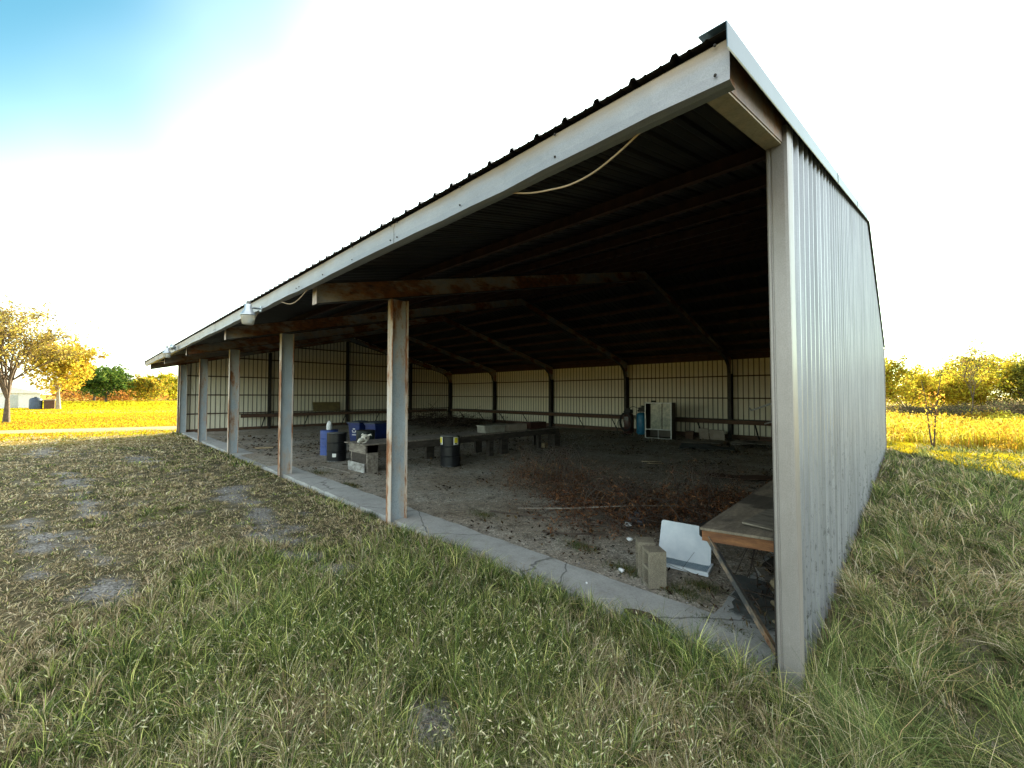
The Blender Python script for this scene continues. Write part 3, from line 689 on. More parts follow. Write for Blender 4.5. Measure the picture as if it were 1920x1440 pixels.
# white panel leaning + grate tray
pn = MB()
def rounded(w, h, r, n=5):
    P = []
    for cx, cy, a0 in ((w-r, r, -90), (w-r, h-r, 0), (r, h-r, 90), (r, r, 180)):
        for i in range(n): a = math.radians(a0+90*i/(n-1)); P.append((cx+r*math.cos(a), cy+r*math.sin(a)))
    return P
pn.prism(rounded(.60, .48, .03), 0, .022); o = pn.build('rounded_board', 'panel', None, .004)
p0, px, py_ = Vector((-1.63, 1.62, .05)), Vector((.93, .30, -.05)).normalized(), Vector((-.15, .50, .62)).normalized()
py_ = (py_-px*py_.dot(px)).normalized(); pz = px.cross(py_)
o.matrix_world = Matrix(((px.x, py_.x, pz.x, p0.x), (px.y, py_.y, pz.y, p0.y), (px.z, py_.z, pz.z, p0.z), (0, 0, 0, 1)))
tag(o, 'scuffed white rounded board leaning up behind the cinder blocks', 'board')
tr = empty('drain_tray', (-1.3, 1.62, .01), 'pale blue-grey tray with a diamond grid lying under the white panel', 'tray', rz=math.radians(8))
mb = MB(); mb.bb(-.29, .29, -.14, -.12, 0, .045); mb.bb(-.29, .29, .16, .18, 0, .045); mb.bb(-.29, -.27, -.12, .16, 0, .045); mb.bb(.27, .29, -.12, .16, 0, .045); mb.bb(-.27, .27, -.12, .16, .004, .012); mb.build('rim', 'panel', tr)
mb = MB()
for i in range(-14, 20):
    for sg in (1, -1):
        x = i*.03; a0 = (x, -.12); b0 = (x+sg*.28, .16)
        pts = []
        for t in np.linspace(0, 1, 8):
            q = (a0[0]+(b0[0]-a0[0])*t, a0[1]+.28*t)
            if -.27 <= q[0] <= .27: pts.append((q[0], q[1], .022))
        if len(pts) > 1: mb.tube([pts[0], pts[-1]], .0035, 4, 0, False)
mb.build('grid', 'grate', tr)
# bag and foam scraps
mb = MB(); mb.ball((0, 0, .07), (.11, .07, .08), 14, 0, .25); mb.ball((.04, .02, .14), (.05, .04, .07), 10, 0, .3); mb.ball((.12, -.02, .05), (.09, .07, .05), 12, 0, .3)
o = mb.build('plastic_bag', 'bag'); o.location = (-2.45, 2.58, .06); tag(o, 'crumpled dark plastic bag on the reddish brush', 'bag')
def scrap(name, loc, r, label, mat='white'):
    mb = MB(); mb.ball((0, 0, r*.6), (r, r*.75, r*.6), 9, 0, .22); o = mb.build(name, mat); o.location = loc; tag(o, label, 'litter', 'white foam scraps'); return o
scrap('foam_scrap', (-2.46, 2.42, .05), .06, 'white foam scrap touching the dark plastic bag')
scrap('foam_scrap', (-2.14, 1.85, .05), .045, 'white foam scrap at the edge of the reddish brush')
scrap('foam_scrap', (-1.77, .95, .01), .04, 'white foam scrap in the grass left of the cinder blocks')
scrap('foam_scrap', (-1.87, .38, .03), .016, 'tiny white foam scrap on the concrete strip')
mb = MB(); mb.tube([(-1.28, .13, .05), (-1.18, .14, .07), (-1.06, .17, .07), (-.95, .17, .05), (-.88, .15, .04)], [.022, .026, .025, .022, .018], 8)
tag(mb.build('fallen_branch', 'bark'), 'short thick brown branch lying on the edge of the concrete strip', 'branch')

def drum(loc, label, body='black', h=.88, r=.29, lid='drumlid', extra=None):
    o = empty('drum', loc, label, 'drum', 'drums standing in the barn')
    prof = [(r*.96, 0), (r, .012), (r*.985, .03), (r*.985, h*.32), (r*1.025, h*.335), (r*1.025, h*.345), (r*.985, h*.36), (r*.985, h*.64), (r*1.025, h*.655), (r*1.025, h*.665), (r*.985, h*.68), (r*.985, h-.03), (r, h-.015), (r, h), (r*.96, h), (r*.955, h-.02)]
    mb = MB(); mb.lathe(prof[:-2], 48, sm=False); b = mb.build('body', body, o)
    mb = MB(); mb.lathe([(r*.955, h+.001), (r*.955, h+.004), (r*.5, h+.006)], 36); mb.build('lid', lid, o)
    return o
def patch(parent, name, r, h0, h1, a0, a1, mat, off=.004):
    mb = MB(); n = 8; vs = []
    for z in (h0, h1):
        for i in range(n+1): a = math.radians(a0+(a1-a0)*i/n); vs.append(((r+off)*math.cos(a), (r+off)*math.sin(a), z))
    mb.add(vs, [(i, i+1, n+2+i, n+1+i) for i in range(n)], 0, True); return mb.build(name, mat, parent)
d1 = drum((-12.28, 2.06, 0), 'black steel drum with a small white sticker near its foot, before the blue drum')
patch(d1, 'sticker', .29, .15, .26, -48, -26, 'label')
d2 = drum((-13.75, 2.42, 0), 'bright blue plastic drum behind the leftmost black drum', 'blue', .86, .29, 'binblue')
d3 = drum((-12.25, 3.0, 0), 'dark green-black drum standing behind the near end of the low platform', simple('dark_green_drum', (.02, .03, .028), (.012, .016, .016), 4, .4), .9, .3, 'rubber')
d4 = drum((-9.02, 4.02, 0), 'black drum with yellow and white labels standing right of the near post')
for a0 in (-118, -20):
    patch(d4, 'label_border', .29, .64, .86, a0, a0+32, 'label', .006)
    f = patch(d4, 'label_face', .29, .69, .845, a0+5, a0+27, 'yellow', .009)
    patch(d4, 'label_mark', .29, .655, .685, a0+8, a0+22, 'black', .010)
# white jug on the blue drum
jg = empty('jug', (-13.66, 2.38, .868), 'white plastic jug standing on the blue drum', 'jug')
mb = MB(); mb.lathe([(.085, 0), (.095, .02), (.095, .17), (.08, .22), (.05, .27), (.028, .29), (.028, .31)], 18); mb.build('body', 'white', jg)
mb = MB(); mb.tube([(.05, 0, .27), (.11, 0, .26), (.115, 0, .18), (.085, 0, .15)], .012, 8); mb.build('handle', 'white', jg)
# wheeled recycling bins
def bin_(loc, rz, label, mark):
    o = empty('recycling_bin', loc, label, 'bin', 'blue wheeled bins', rz)
    mb = MB()
    vs = [(-.23, -.28, .05), (.23, -.28, .05), (.23, .22, .05), (-.23, .22, .05), (-.29, -.36, .98), (.29, -.36, .98), (.29, .32, .98), (-.29, .32, .98)]
    mb.add(vs, [(3, 2, 1, 0), (4, 5, 6, 7), (0, 1, 5, 4), (1, 2, 6, 5), (2, 3, 7, 6), (3, 0, 4, 7)])
    mb.bb(-.31, .31, -.38, .34, .93, .985); mb.build('body', 'binblue', o, .012)
    mb = MB(); mb.box((0, -.02, 1.0), (.64, .78, .03)); mb.ball((0, -.02, 1.012), (.28, .34, .05), 16); mb.tube([(-.28, .40, .99), (.28, .40, .99)], .016, 8); mb.build('lid', 'binlid', o, .008)
    for sx in (-1, 1):
        mb = MB(); mb.lathe([(.1, -.025), (.11, -.015), (.11, .015), (.1, .025)], 20); w = mb.build('wheel', 'rubber', o); w.location = (sx*.26, .27, .11); w.rotation_euler.y = math.pi/2
    if mark:
        mb = MB()
        for i in range(3):                       # three chasing arrows
            a = math.radians(90+120*i); c = Vector((.07*math.cos(a), 0, .07*math.sin(a))); tdir = Vector((-math.sin(a), 0, math.cos(a))); nd = Vector((math.cos(a), 0, math.sin(a)))
            y = -.365+.0
            pts = [c-tdir*.06-nd*.018, c+tdir*.02-nd*.018, c+tdir*.02-nd*.035, c+tdir*.065, c+tdir*.02+nd*.035, c+tdir*.02+nd*.018, c-tdir*.06+nd*.018]
            vs = [(p.x, -.346-.086*(0)-.0, p.z+.68) for p in pts]; mb.add([(x, -.28-.08*((z-.05)/.93)-.006, z) for x, _, z in vs], [tuple(range(7))])
        mb.box((0, -.321, .52), (.22, .004, .03)); mb.build('recycling_symbol', 'label', o)
bin_((-14.9, 4.1, 0), math.radians(20), 'dark blue wheeled bin with a white recycling symbol, left of the pair', True)
bin_((-14.0, 4.35, 0), math.radians(12), 'plain dark blue wheeled bin, right of the pair behind the platform', False)
# long low platform
tb = empty('low_platform', (-10.15, 1.7, 0), 'long low weathered timber platform running back into the barn', 'platform')
def tl(x0, x1, y0, y1, z0, z1): return (x0+10.15, x1+10.15, y0-1.7, y1-1.7, z0, z1)
for i in range(5):
    x0 = -10.66+i*.216; mb = MB(); mb.bb(*tl(x0, x0+.208, 1.62+random.uniform(-.04, .04), 10.1, .735+random.uniform(-.004, .004), .765)); mb.build('deck_board', 'wood_old', tb)
mb = MB(); mb.bb(*tl(-9.64, -9.60, 1.72, 10.05, .53, .733)); mb.build('side_rail', 'wood_dark', tb)
mb = MB(); mb.bb(*tl(-10.64, -10.60, 1.72, 10.05, .53, .733)); mb.build('side_rail', 'wood_dark', tb)
mb = MB(); mb.bb(*tl(-10.60, -9.64, 1.70, 1.74, .50, .733)); mb.build('end_board', 'wood_old', tb)
mb = MB(); mb.bb(*tl(-10.5, -9.68, 1.73, 1.76, .26, .49)); mb.build('end_board', 'wood_dark', tb)
mb = MB(); mb.bb(*tl(-10.58, -9.64, 1.66, 1.69, .0, .25)); mb.build('end_board', simple('paint_flaked_board', (.45, .45, .43), (.13, .11, .1), 4, .8, stretch=(1, 1, 2)), tb)
for (x0, x1, y0, y1) in ((-9.70, -9.60, 1.74, 2.04), (-10.62, -10.55, 1.76, 1.9), (-9.8, -9.62, 4.4, 4.75), (-10.6, -10.5, 4.2, 4.5), (-9.78, -9.62, 6.15, 6.35), (-9.78, -9.62, 6.75, 7.05), (-10.6, -10.5, 6.3, 6.6), (-9.75, -9.62, 8.75, 8.9), (-9.95, -9.60, 9.75, 10.1), (-10.6, -10.5, 9.5, 9.9)):
    mb = MB(); mb.bb(*tl(x0, x1, y0, y1, -.02, .53 if y0 > 2 else .733)); mb.build('leg', 'wood_old' if y0 < 2 else 'wood_dark', tb)
# skull on the platform
sk = MB(); sk.ball((0, 0, .12), (.085, .11, .085), 14, 0, .05); sk.ball((0, -.13, .085), (.05, .12, .05), 12, 0, .06); sk.ball((0, -.22, .055), (.035, .05, .03), 8)
for s in (-1, 1):
    sk.tube([(s*.05, .03, .17), (s*.12, .05, .2), (s*.15, .04, .17)], [.022, .017, .008], 8); sk.tube([(s*.07, .0, .1), (s*.06, -.06, .02), (s*.04, -.16, .012)], [.018, .015, .01], 6)
    sk.ball((s*.062, -.055, .125), .022, 8, 1)
o = sk.build('animal_skull', ['bone', 'rubber']); o.location = (-9.98, 1.86, .765); o.rotation_euler.z = math.radians(25); o.scale = (1.15, 1.15, 1.15); tag(o, 'bleached white animal skull on the near end of the platform', 'skull')
# boxes on the platform
cr = empty('plastic_crate', (-9.95, 6.55, .765), 'pale ribbed plastic crate on the long platform', 'crate')
mb = MB(); mb.box((0, 0, .12), (.42, 1.0, .24), None, 0, .93)
for i in range(14): mb.box((.212, -.45+i*.069, .12), (.012, .02, .22))
for i in range(6): mb.box((-.17+i*.068, -.506, .12), (.02, .012, .22))
mb.build('body', simple('dirty_cream_plastic', (.36, .34, .29), (.22, .2, .17), 6, .6), cr)
mb = MB(); mb.box((0, 0, .245), (.46, 1.04, .02)); mb.build('rim', simple('cream_rim', (.4, .38, .33), (.3, .28, .24), 6, .6), cr)
def wbox(name, c, d, mat, label, cat, rz=0, bev=.004, group=None):
    mb = MB(); mb.box((0, 0, d[2]/2), d); mb.box((0, 0, d[2]+.006), (d[0]*.96, d[1]*.96, .012)); o = mb.build(name, mat, None, bev); o.location = c; o.rotation_euler.z = rz
    return tag(o, label, cat, group)
wbox('wooden_box', (-10.0, 7.75, .765), (.45, 1.0, .22), 'cardtan', 'faded tan box in the middle of the row on the platform', 'box')
wbox('wooden_box', (-10.0, 8.95, .765), (.45, .95, .24), simple('dark_red_box', (.07, .025, .018), None, 6, .8), 'dark red-brown box on the platform beyond the tan box', 'box')
mb = MB(); mb.lathe([(.1, 0), (.12, .02), (.15, .26), (.155, .28)], 20); o = mb.build('white_bucket', 'white'); o.location = (-10.15, 7.35, 0); tag(o, 'white plastic bucket standing under the long platform', 'bucket')
wbox('wood_block', (-9.75, 9.28, 0), (.14, .36, .17), 'wood_tan', 'raw tan wood block on the ground under the far end of the platform', 'block', .3)
wbox('wood_block', (-9.95, 6.62, 0), (.12, .3, .09), 'wood_old', 'grey wood block on the ground between the middle platform legs', 'block', .2)
mb = MB(); mb.box((0, 0, .03), (1.4, .03, .03), .1); o = mb.build('thin_batten', 'wood_old'); o.location = (-10.6, 1.35, 0); tag(o, 'thin grey batten on the gravel in front of the platform end', 'batten')
mb = MB(); mb.box((0, 0, .03), (.6, .14, .05), .0)
o = mb.build('wood_plank', 'wood_tan'); o.location = (-17.0, 1.3, 0.02); o.rotation_euler.z = math.radians(65); tag(o, 'pale short plank at the gap in the concrete strip', 'plank')
mb = MB(); mb.box((0, 0, .12), (.75, .09, .02)); o = mb.build('wood_plank', 'wood_tan'); o.location = (-5.9, 4.6, .1); o.rotation_euler = (.15, .12, math.radians(-20)); tag(o, 'pale broken plank lying on the left edge of the reddish brush', 'plank')
for i, (x, y, l, rz, lb) in enumerate([(-5.05, 8.75, .62, .68, 'pale stick, longer of two beside each other on the open floor'), (-4.8, 8.5, .5, .72, 'pale stick, shorter and nearer of two beside each other on the open floor')]):
    mb = MB(); mb.tube([(-l/2, 0, .03), (l/2, .02, .035)], .013, 6); o = mb.build('stick', 'wood_tan'); o.location = (x, y, 0); o.rotation_euler.z = rz; tag(o, lb, 'stick')
# compressors and cabinet at the rear wall
ct = empty('air_compressor', (-9.75, 16.15, 0), 'dark upright air compressor wrapped in hoses, left of the blue tank', 'compressor')
mb = MB(); mb.lathe([(.12, .1), (.22, .13), (.27, .2), (.27, 1.0), (.22, 1.12), (.1, 1.17)], 28); mb.build('tank', 'maroon', ct)
mb = MB(); mb.box((0, 0, 1.25), (.35, .28, .2)); mb.lathe([(.09, 1.2), (.09, 1.42), (.05, 1.44)], 16); mb.tube([(-.28, 0, 1.24), (.25, 0, 1.24)], .03, 8)
for q in range(3): a = q*2.1; mb.box((.2*math.cos(a), .2*math.sin(a), .06), (.05, .05, .14))
mb.build('pump', 'rubber', ct, .01)
mb = MB()
for j in range(4):
    rr = .30+.02*j; pts = [(rr*.95*math.cos(t), -.27-.015*j, .72+rr*1.35*math.sin(t)) for t in np.linspace(0, 2*math.pi, 30)]; mb.tube(pts, .018, 6)
mb.tube([(-.28, -.25, .95), (-.45, -.3, .7), (-.52, -.3, .4), (-.45, -.35, .15), (-.3, -.35, .04), (.1, -.4, .03), (.5, -.4, .03)], .014, 6); mb.build('hose', 'rubber', ct)
patch(ct, 'label', .27, .80, .98, -115, -65, 'drumlid'); patch(ct, 'label', .27, .45, .7, -135, -122, 'label')
c2 = empty('air_compressor', (-9.0, 16.1, 0), 'teal blue upright compressor tank beside the display cabinet', 'compressor')
mb = MB(); mb.lathe([(.1, .1), (.2, .12), (.25, .2), (.25, 1.08), (.2, 1.18), (.08, 1.22)], 28); mb.build('tank', 'teal', c2)
mb = MB(); mb.box((.06, 0, 1.36), (.34, .25, .22)); mb.box((.1, 0, 1.5), (.18, .15, .14)); mb.tube([(-.2, 0, 1.3), (.0, 0, 1.32)], .05, 8); mb.tube([(-.75, .1, 1.4), (-.5, .05, 1.52), (-.25, .02, 1.45), (-.1, 0, 1.35)], .014, 6); mb.build('pump', 'rubber', c2, .01)
mb = MB()
for q in range(3): a = q*2.1+.5; mb.box((.17*math.cos(a), .17*math.sin(a), .06), (.05, .05, .14))
mb.build('foot', 'rubber', c2)
cb = empty('display_cabinet', (-7.92, 15.62, 0), 'old glass-fronted display cabinet with pale metal frame and sliding doors', 'cabinet', rz=math.radians(5))
mb = MB(); W_, D_, H_ = 1.28, .62, 1.74
mb.bb(-W_/2, -W_/2+.03, .02, D_, .0, H_); mb.bb(W_/2-.03, W_/2, .02, D_, .0, H_); mb.bb(-W_/2+.03, W_/2-.03, .02, D_, H_-.03, H_); mb.bb(-W_/2+.03, W_/2-.03, D_-.03, D_, .0, H_-.03); mb.bb(-W_/2+.03, W_/2-.03, .02, D_-.03, .42, .45); mb.bb(-W_/2+.03, W_/2-.03, .02, D_-.03, .03, .06)
mb.build('case', 'cab_side', cb)
mb = MB()
mb.bb(-W_/2-.004, -W_/2+.055, -.02, .02, 0, H_+.01); mb.bb(W_/2-.055, W_/2+.004, -.02, .02, 0, H_+.01); mb.bb(-W_/2+.055, W_/2-.055, -.02, .02, H_-.05, H_+.01); mb.bb(-W_/2+.055, W_/2-.055, -.02, .02, .42, .47); mb.bb(-W_/2+.055, W_/2-.055, -.012, .02, .0, .03); mb.bb(-.012, .012, -.01, .018, .03, .42); mb.build('front_frame', 'alum', cb)
mb = MB(); mb.bb(-.35, .18, .002, .012, .47, H_-.05); mb.build('sliding_door', 'dustyglass', cb)
mb = MB(); mb.bb(.2, W_/2-.055, .014, .02, .47, H_-.05); mb.build('sliding_door', 'dustyglass', cb)
mb = MB(); mb.bb(.17, .2, -.006, .019, .47, H_-.05); mb.build('door_rail', 'darksteel', cb)
mb = MB(); mb.bb(-.5, -.33, -.024, -.021, H_-.045, H_-.015); mb.build('sticker', 'label', cb)
mb = MB(); mb.box((-7.92-.35, 15.9, H_+.05), (.2, .15, .08)); tag(mb.build('small_box', 'rubber', None, .01), 'small black box on top of the display cabinet', 'box')
wbox('cardboard_box', (-6.85, 16.75, 0), (.35, .28, .36), 'wood_bench', 'small brown box on the floor right of the display cabinet', 'box', .2)
mb = MB(); R = Matrix.Rotation(math.radians(14), 3, 'X'); mb.box((0, 0, .27), (.42, .04, .52), R); mb.box((.55, .08, .25), (.66, .04, .48), R); o = mb.build('cardboard_sheets', ['cardtan']); o.location = (-6.25, 16.9, 0); tag(o, 'grey and tan cardboard sheets leaning against the rear wall', 'cardboard')
def mat_(name, c, d, rz, mat, label, amp=.05, seed=1):
    n, m = 14, 10; vs = []; rr = random.Random(seed)
    for i in range(n+1):
        for j in range(m+1):
            x = (i/n-.5)*d[0]; y = (j/m-.5)*d[1]; z = .03+amp*float(vnoise(x+seed*9, y, .5, seed))
            ed = .03*rr.uniform(-1, 1) if i in (0, n) or j in (0, m) else 0; vs.append((x+ed, y+ed, z))
    q = len(vs); top = [(i*(m+1)+j, (i+1)*(m+1)+j, (i+1)*(m+1)+j+1, i*(m+1)+j+1) for i in range(n) for j in range(m)]
    vs += [(x, y, z-.015) for x, y, z in vs]; bot = [tuple(k_+q for k_ in f[::-1]) for f in top]; rim = []
    loop = [i*(m+1) for i in range(n+1)]+[n*(m+1)+j for j in range(1, m+1)]+[i*(m+1)+m for i in range(n-1, -1, -1)]+[j for j in range(m-1, 0, -1)]
    for a_ in range(len(loop)): b_ = (a_+1) % len(loop); rim.append((loop[a_], loop[a_]+q, loop[b_]+q, loop[b_]))
    mb = MB(); mb.add(vs, top+bot+rim, 0, False); o = mb.build(name, mat); o.location = (c[0], c[1], 0); o.rotation_euler.z = rz; return tag(o, label, 'sheet')
mat_('floor_mat', (-4.9, 13.2), (1.9, 1.3), .3, 'tarp', 'dark crumpled sheet on the floor in front of the leaning cardboard', .12, 3)
mat_('floor_mat', (-3.4, 15.9), (2.6, 1.5), .1, 'card', 'broad greyish sheet by the rear wall near the last rear post', .16, 5)
mat_('floor_mat', (-5.8, 15.4), (1.5, .8), .2, 'card', 'flat brown cardboard sheet just right of the cabinet foot', .04, 8)
mat_('floor_mat', (-2.35, 7.9), (1.5, .55), .5, 'wood_bench', 'brown warped panel on the floor beyond the brush near the workbench', .06, 6)
mat_('slate_sheet', (-.35, 1.35), (.62, .75), .25, 'tarp', 'cracked grey sheet on the ground under the workbench', .10, 9)
mat_('slate_sheet', (-.30, 1.0), (.42, .5), -.35, 'tarp', 'curled grey sheet nearest the foot of the bench brace', .12, 12)
for i, (p, q, r, lb) in enumerate([((-.32, 1.35, .22), (-.02, 1.0, .12), .04, 'thick split firewood stick poking out beside the corner trim, topmost'), ((-.28, 1.1, .13), (-.02, .8, .07), .022, 'thin pale split stick below the thick one under the workbench'), ((-.2, .75, .12), (-.03, .55, .1), .014, 'short pale splinter under the workbench, lowest of the sticks')]):
    mb = MB(); mb.tube([p, tuple((a_+b_)/2+.01 for a_, b_ in zip(p, q)), q], [r, r*1.15, r*.9], 7); tag(mb.build('firewood', 'wood_tan'), lb, 'firewood')
for i, (c_, d_, rz_, ry_, m_, lb) in enumerate([((-.42, 1.75, .05), (.12, .75, .03), .5, .04, 'wood_old', 'grey scrap board on the ground under the middle of the workbench'), ((-.2, 1.9, .1), (.1, .6, .03), -.4, .1, 'wood_tan', 'pale scrap board crossed over the grey one under the workbench'), ((-.5, 2.5, .06), (.14, .9, .03), -.15, .03, 'wood_dark', 'dark scrap board lying deepest under the workbench'), ((-.16, 1.45, .16), (.05, .4, .04), 1.2, .15, 'wood_tan', 'short pale block end near the wall under the workbench')]):
    mb = MB(); mb.box((0, 0, 0), d_); o = mb.build('scrap_board', m_, None, .003); o.location = c_; o.rotation_euler = (ry_, ry_, rz_); tag(o, lb, 'board')
def brushpile(name, N_, cx, cy, rx, ry, hz, leafc, leafn, label, lsize=.05, twig=(.004, .012), zoff=0., mask=None, big=0, long_=1.):
    r = empty(name, (cx, cy, 0), label, 'brush pile')
    mb = MB()
    tips = []
    for i in range(N_):
        a = random.uniform(0, 6.28); q = math.sqrt(random.random()); x, y = rx*q*math.cos(a), ry*q*math.sin(a)
        if mask and not mask(cx+x, cy+y): continue
        L = random.uniform(.5, 1.3)*long_; d = Vector((math.cos(random.uniform(0, 6.28)), math.sin(random.uniform(0, 6.28)), random.uniform(-.05, .3))).normalized()
        p = Vector((x, y, random.uniform(.02, hz*(1-q*.6)))); pts = [p.copy()]
        for s in range(5):
            d = (d+Vector((random.uniform(-.3, .3), random.uniform(-.3, .3), random.uniform(-.2, .15)))).normalized(); p = p+d*L/5; p.z = max(p.z, .015); p.x = min(p.x, -.06-cx)
            if -2.1 < p.x+cx < -.75 and 1.3 < p.y+cy < 2.7: p.y = 2.7-cy+random.uniform(0, .05)
            pts.append(p.copy())
        r0 = random.uniform(*twig); mb.tube(pts, [r0*(1-.15*s) for s in range(6)], 4, 0, False, False); tips += pts[1:]
    for i in range(big):                         # longer bare limbs arching through the heap
        a = random.uniform(0, 6.28); q = random.random()*.8; p = Vector((rx*q*math.cos(a), ry*q*math.sin(a), .04)); b = random.uniform(0, 6.28); L = random.uniform(.5, 1.0)
        d = Vector((math.cos(b), math.sin(b)*.6, 0)); pts = []
        for t in np.linspace(0, 1, 7):
            z = .03+hz*random.uniform(.9, 1.1)*math.sin(math.pi*min(1, t*.85+.05)); w = p+d*L*(t-.35)+Vector((0, 0, z)); w.x = min(w.x, -.06-cx)
            if -2.1 < w.x+cx < -.75 and w.y+cy < 2.7: w.y = 2.72-cy
            pts.append(w)
        r0 = random.uniform(.006, .013); mb.tube(pts, [r0*(1-.12*j) for j in range(7)], 5, 0, True, False)
        for j in (2, 3, 4, 5):
            b2 = random.uniform(0, 6.28); e_ = pts[j]+Vector((math.cos(b2)*.22, math.sin(b2)*.22, random.uniform(.02, .2)))
            if e_.y+cy > 2.7 or e_.x+cx < -2.1: mb.tube([pts[j], (pts[j]+e_)/2+Vector((0, 0, .02)), e_], [r0*.45, r0*.3, .0015], 4, 0, False, False)
    mb.build('twigs', 'deadtwig', r)
    if leafn:
        T = np.array([tuple(t) for t in tips]); P = T[RNG.integers(0, len(T), leafn)]+RNG.normal(0, .08, (leafn, 3)); P[:, 2] = np.abs(P[:, 2])*.9+.01
        P[:, 0] = np.minimum(P[:, 0], -.06-cx)
        P = P[~((P[:, 1]+cy < 2.65) & (P[:, 0]+cx > -2.05) & (P[:, 0]+cx < -.75))]; leafn = len(P)
        cards('dead_foliage', P, lsize, pick(leafc, [1]*len(leafc), leafn, .3), 'deadleaf', r, 0, .5)
    return r
REDL = [(.15, .06, .028), (.2, .085, .035), (.08, .035, .02), (.28, .14, .07), (.04, .022, .015)]
def mk(x, y):    # keep clear of strip and bench
    return y > 1.75 and x < -.85 and not (y < 2.55 and x > -1.95)
brushpile('brush_pile', 190, -2.9, 2.9, 1.5, .85, .45, REDL, 8500, 'rust-brown pile of dead leafy branches on the gravel in front', .045, (.004, .010), mask=mk, big=34)
brushpile('brush_pile', 130, -4.9, 3.6, .95, .85, .8, REDL, 6000, 'feathery pile of dry brown twigs at the left of the rust-brown branches', .035, (.003, .007), mask=mk, big=22)
brushpile('brush_pile', 45, -2.0, 4.6, .8, .9, .6, REDL, 5200, 'small orange-brown brush heap beside the workbench', .04, (.003, .008), mask=mk, big=16)
brushpile('brush_pile', 220, -22.2, 13.6, 3.6, 1.9, 1.0, [(.05, .032, .02), (.03, .02, .014)], 3500, 'long dark heap of dead branches in the far left corner', .08, (.008, .02), long_=1.8)
brushpile('brush_pile', 60, -.35, 2.0, .3, 1.1, .25, [(.06, .04, .03), (.1, .07, .04)], 900, 'tangled dead twigs under the workbench', .05, (.004, .01))
for i, (pts, r) in enumerate([
    ([(-4.3, 1.9, .08), (-3.4, 2.15, .2), (-2.6, 2.75, .28), (-1.8, 3.4, .3)], .014),
    ([(-4.6, 1.5, .05), (-3.6, 1.75, .10), (-2.6, 1.95, .14), (-2.0, 2.1, .12)], .013),
    ([(-3.5, 4.8, .1), (-2.9, 4.1, .25), (-2.3, 3.6, .3), (-1.5, 3.3, .25)], .016),
    ([(-4.0, 3.6, .15), (-3.1, 3.4, .3), (-2.2, 3.3, .32), (-1.3, 3.0, .25)], .014),
    ([(-3.3, 1.35, .03), (-2.9, 1.45, .07), (-2.4, 1.75, .1)], .012)]):
    mb = MB(); mb.tube(pts, [r, r, r*.8, r*.5][:len(pts)], 6)
    lb = ['pale curved bare branch arching over the left of the rust-brown brush', 'thin bare branch reaching left across the gravel from the brush', 'dark bare branch slanting from the back of the brush', 'dark bare branch lying level on top of the brush', 'short dark branch on the gravel in front of the brush'][i]
    tag(mb.build('bare_branch', 'wood_old' if i == 0 else 'deadtwig'), lb, 'branch')
# loose pebbles and leaf litter on the floor
n = 9000; rr = 3+20*RNG.random(n)**1.3; aa = RNG.uniform(math.radians(92), math.radians(172), n)
P = np.stack([CX+rr*np.cos(aa), CY+rr*np.sin(aa), 0*rr], 1); ok = (P[:, 1] > .75) & (P[:, 0] < -.7) & (P[:, 0] > -27); P = P[ok]; n = len(P); rr = rr[ok]
s = (.005+.0011*rr)*RNG.uniform(.5, 1.6, n); P[:, 2] = [fz(x, y) for x, y in P[:, :2]]; P[:, 2] += s*.2
dirs = np.array([[1, 0, 0], [0, 1, 0], [-1, 0, 0], [0, -1, 0], [0, 0, .6], [0, 0, -.6]])
V = P[:, None, :]+dirs[None]*(1+RNG.uniform(-.35, .35, (n, 6, 1)))*s[:, None, None]
tri = np.array([[0, 1, 4], [1, 2, 4], [2, 3, 4], [3, 0, 4], [1, 0, 5], [2, 1, 5], [3, 2, 5], [0, 3, 5]])
Fp = (np.arange(n)[:, None, None]*6+tri[None]); c = pick([(.2, .19, .175), (.15, .14, .125), (.1, .09, .075), (.4, .39, .36)], [3, 4, 4, .25], n)
tag(npmesh('pebbles', V, Fp, np.full(n*8, 3), 'deadleaf', np.repeat(c, 6, 0)), 'loose pale pebbles scattered over the barn floor', 'pebbles', kind='stuff')
n = 7000; rr = 3.5+21*RNG.random(n)**1.2; aa = RNG.uniform(math.radians(92), math.radians(172), n); P = np.stack([CX+rr*np.cos(aa), CY+rr*np.sin(aa), 0*rr], 1)
ok = (P[:, 1] > .8) & (P[:, 0] < -.7) & (P[:, 0] > -27) & (P[:, 1] < 18) & (vnoise(P[:, 0], P[:, 1], 1.3, 21) > .45); P = P[ok]; n = len(P); P[:, 2] = .02
tag(cards('leaf_litter', P, .03+.004*rr[ok], pick([(.07, .045, .025), (.035, .025, .018), (.16, .1, .05)], [3, 3, 1], n), 'deadleaf', None, 1.), 'dry leaf litter scattered over the barn floor', 'leaf litter', kind='stuff')

# ------------------------------------------------------------------ grass
def polar(n, r0, r1, a0, a1, pw=1.):
    r = r0*(r1/r0)**(RNG.random(n)**pw); a = np.radians(RNG.uniform(a0, a1, n)); return np.stack([CX+r*np.cos(a), CY+r*np.sin(a)], 1), r
def outside(P): return ~((P[:, 0] > -27.7) & (P[:, 0] < .12) & (P[:, 1] > .13) & (P[:, 1] < 18.5))
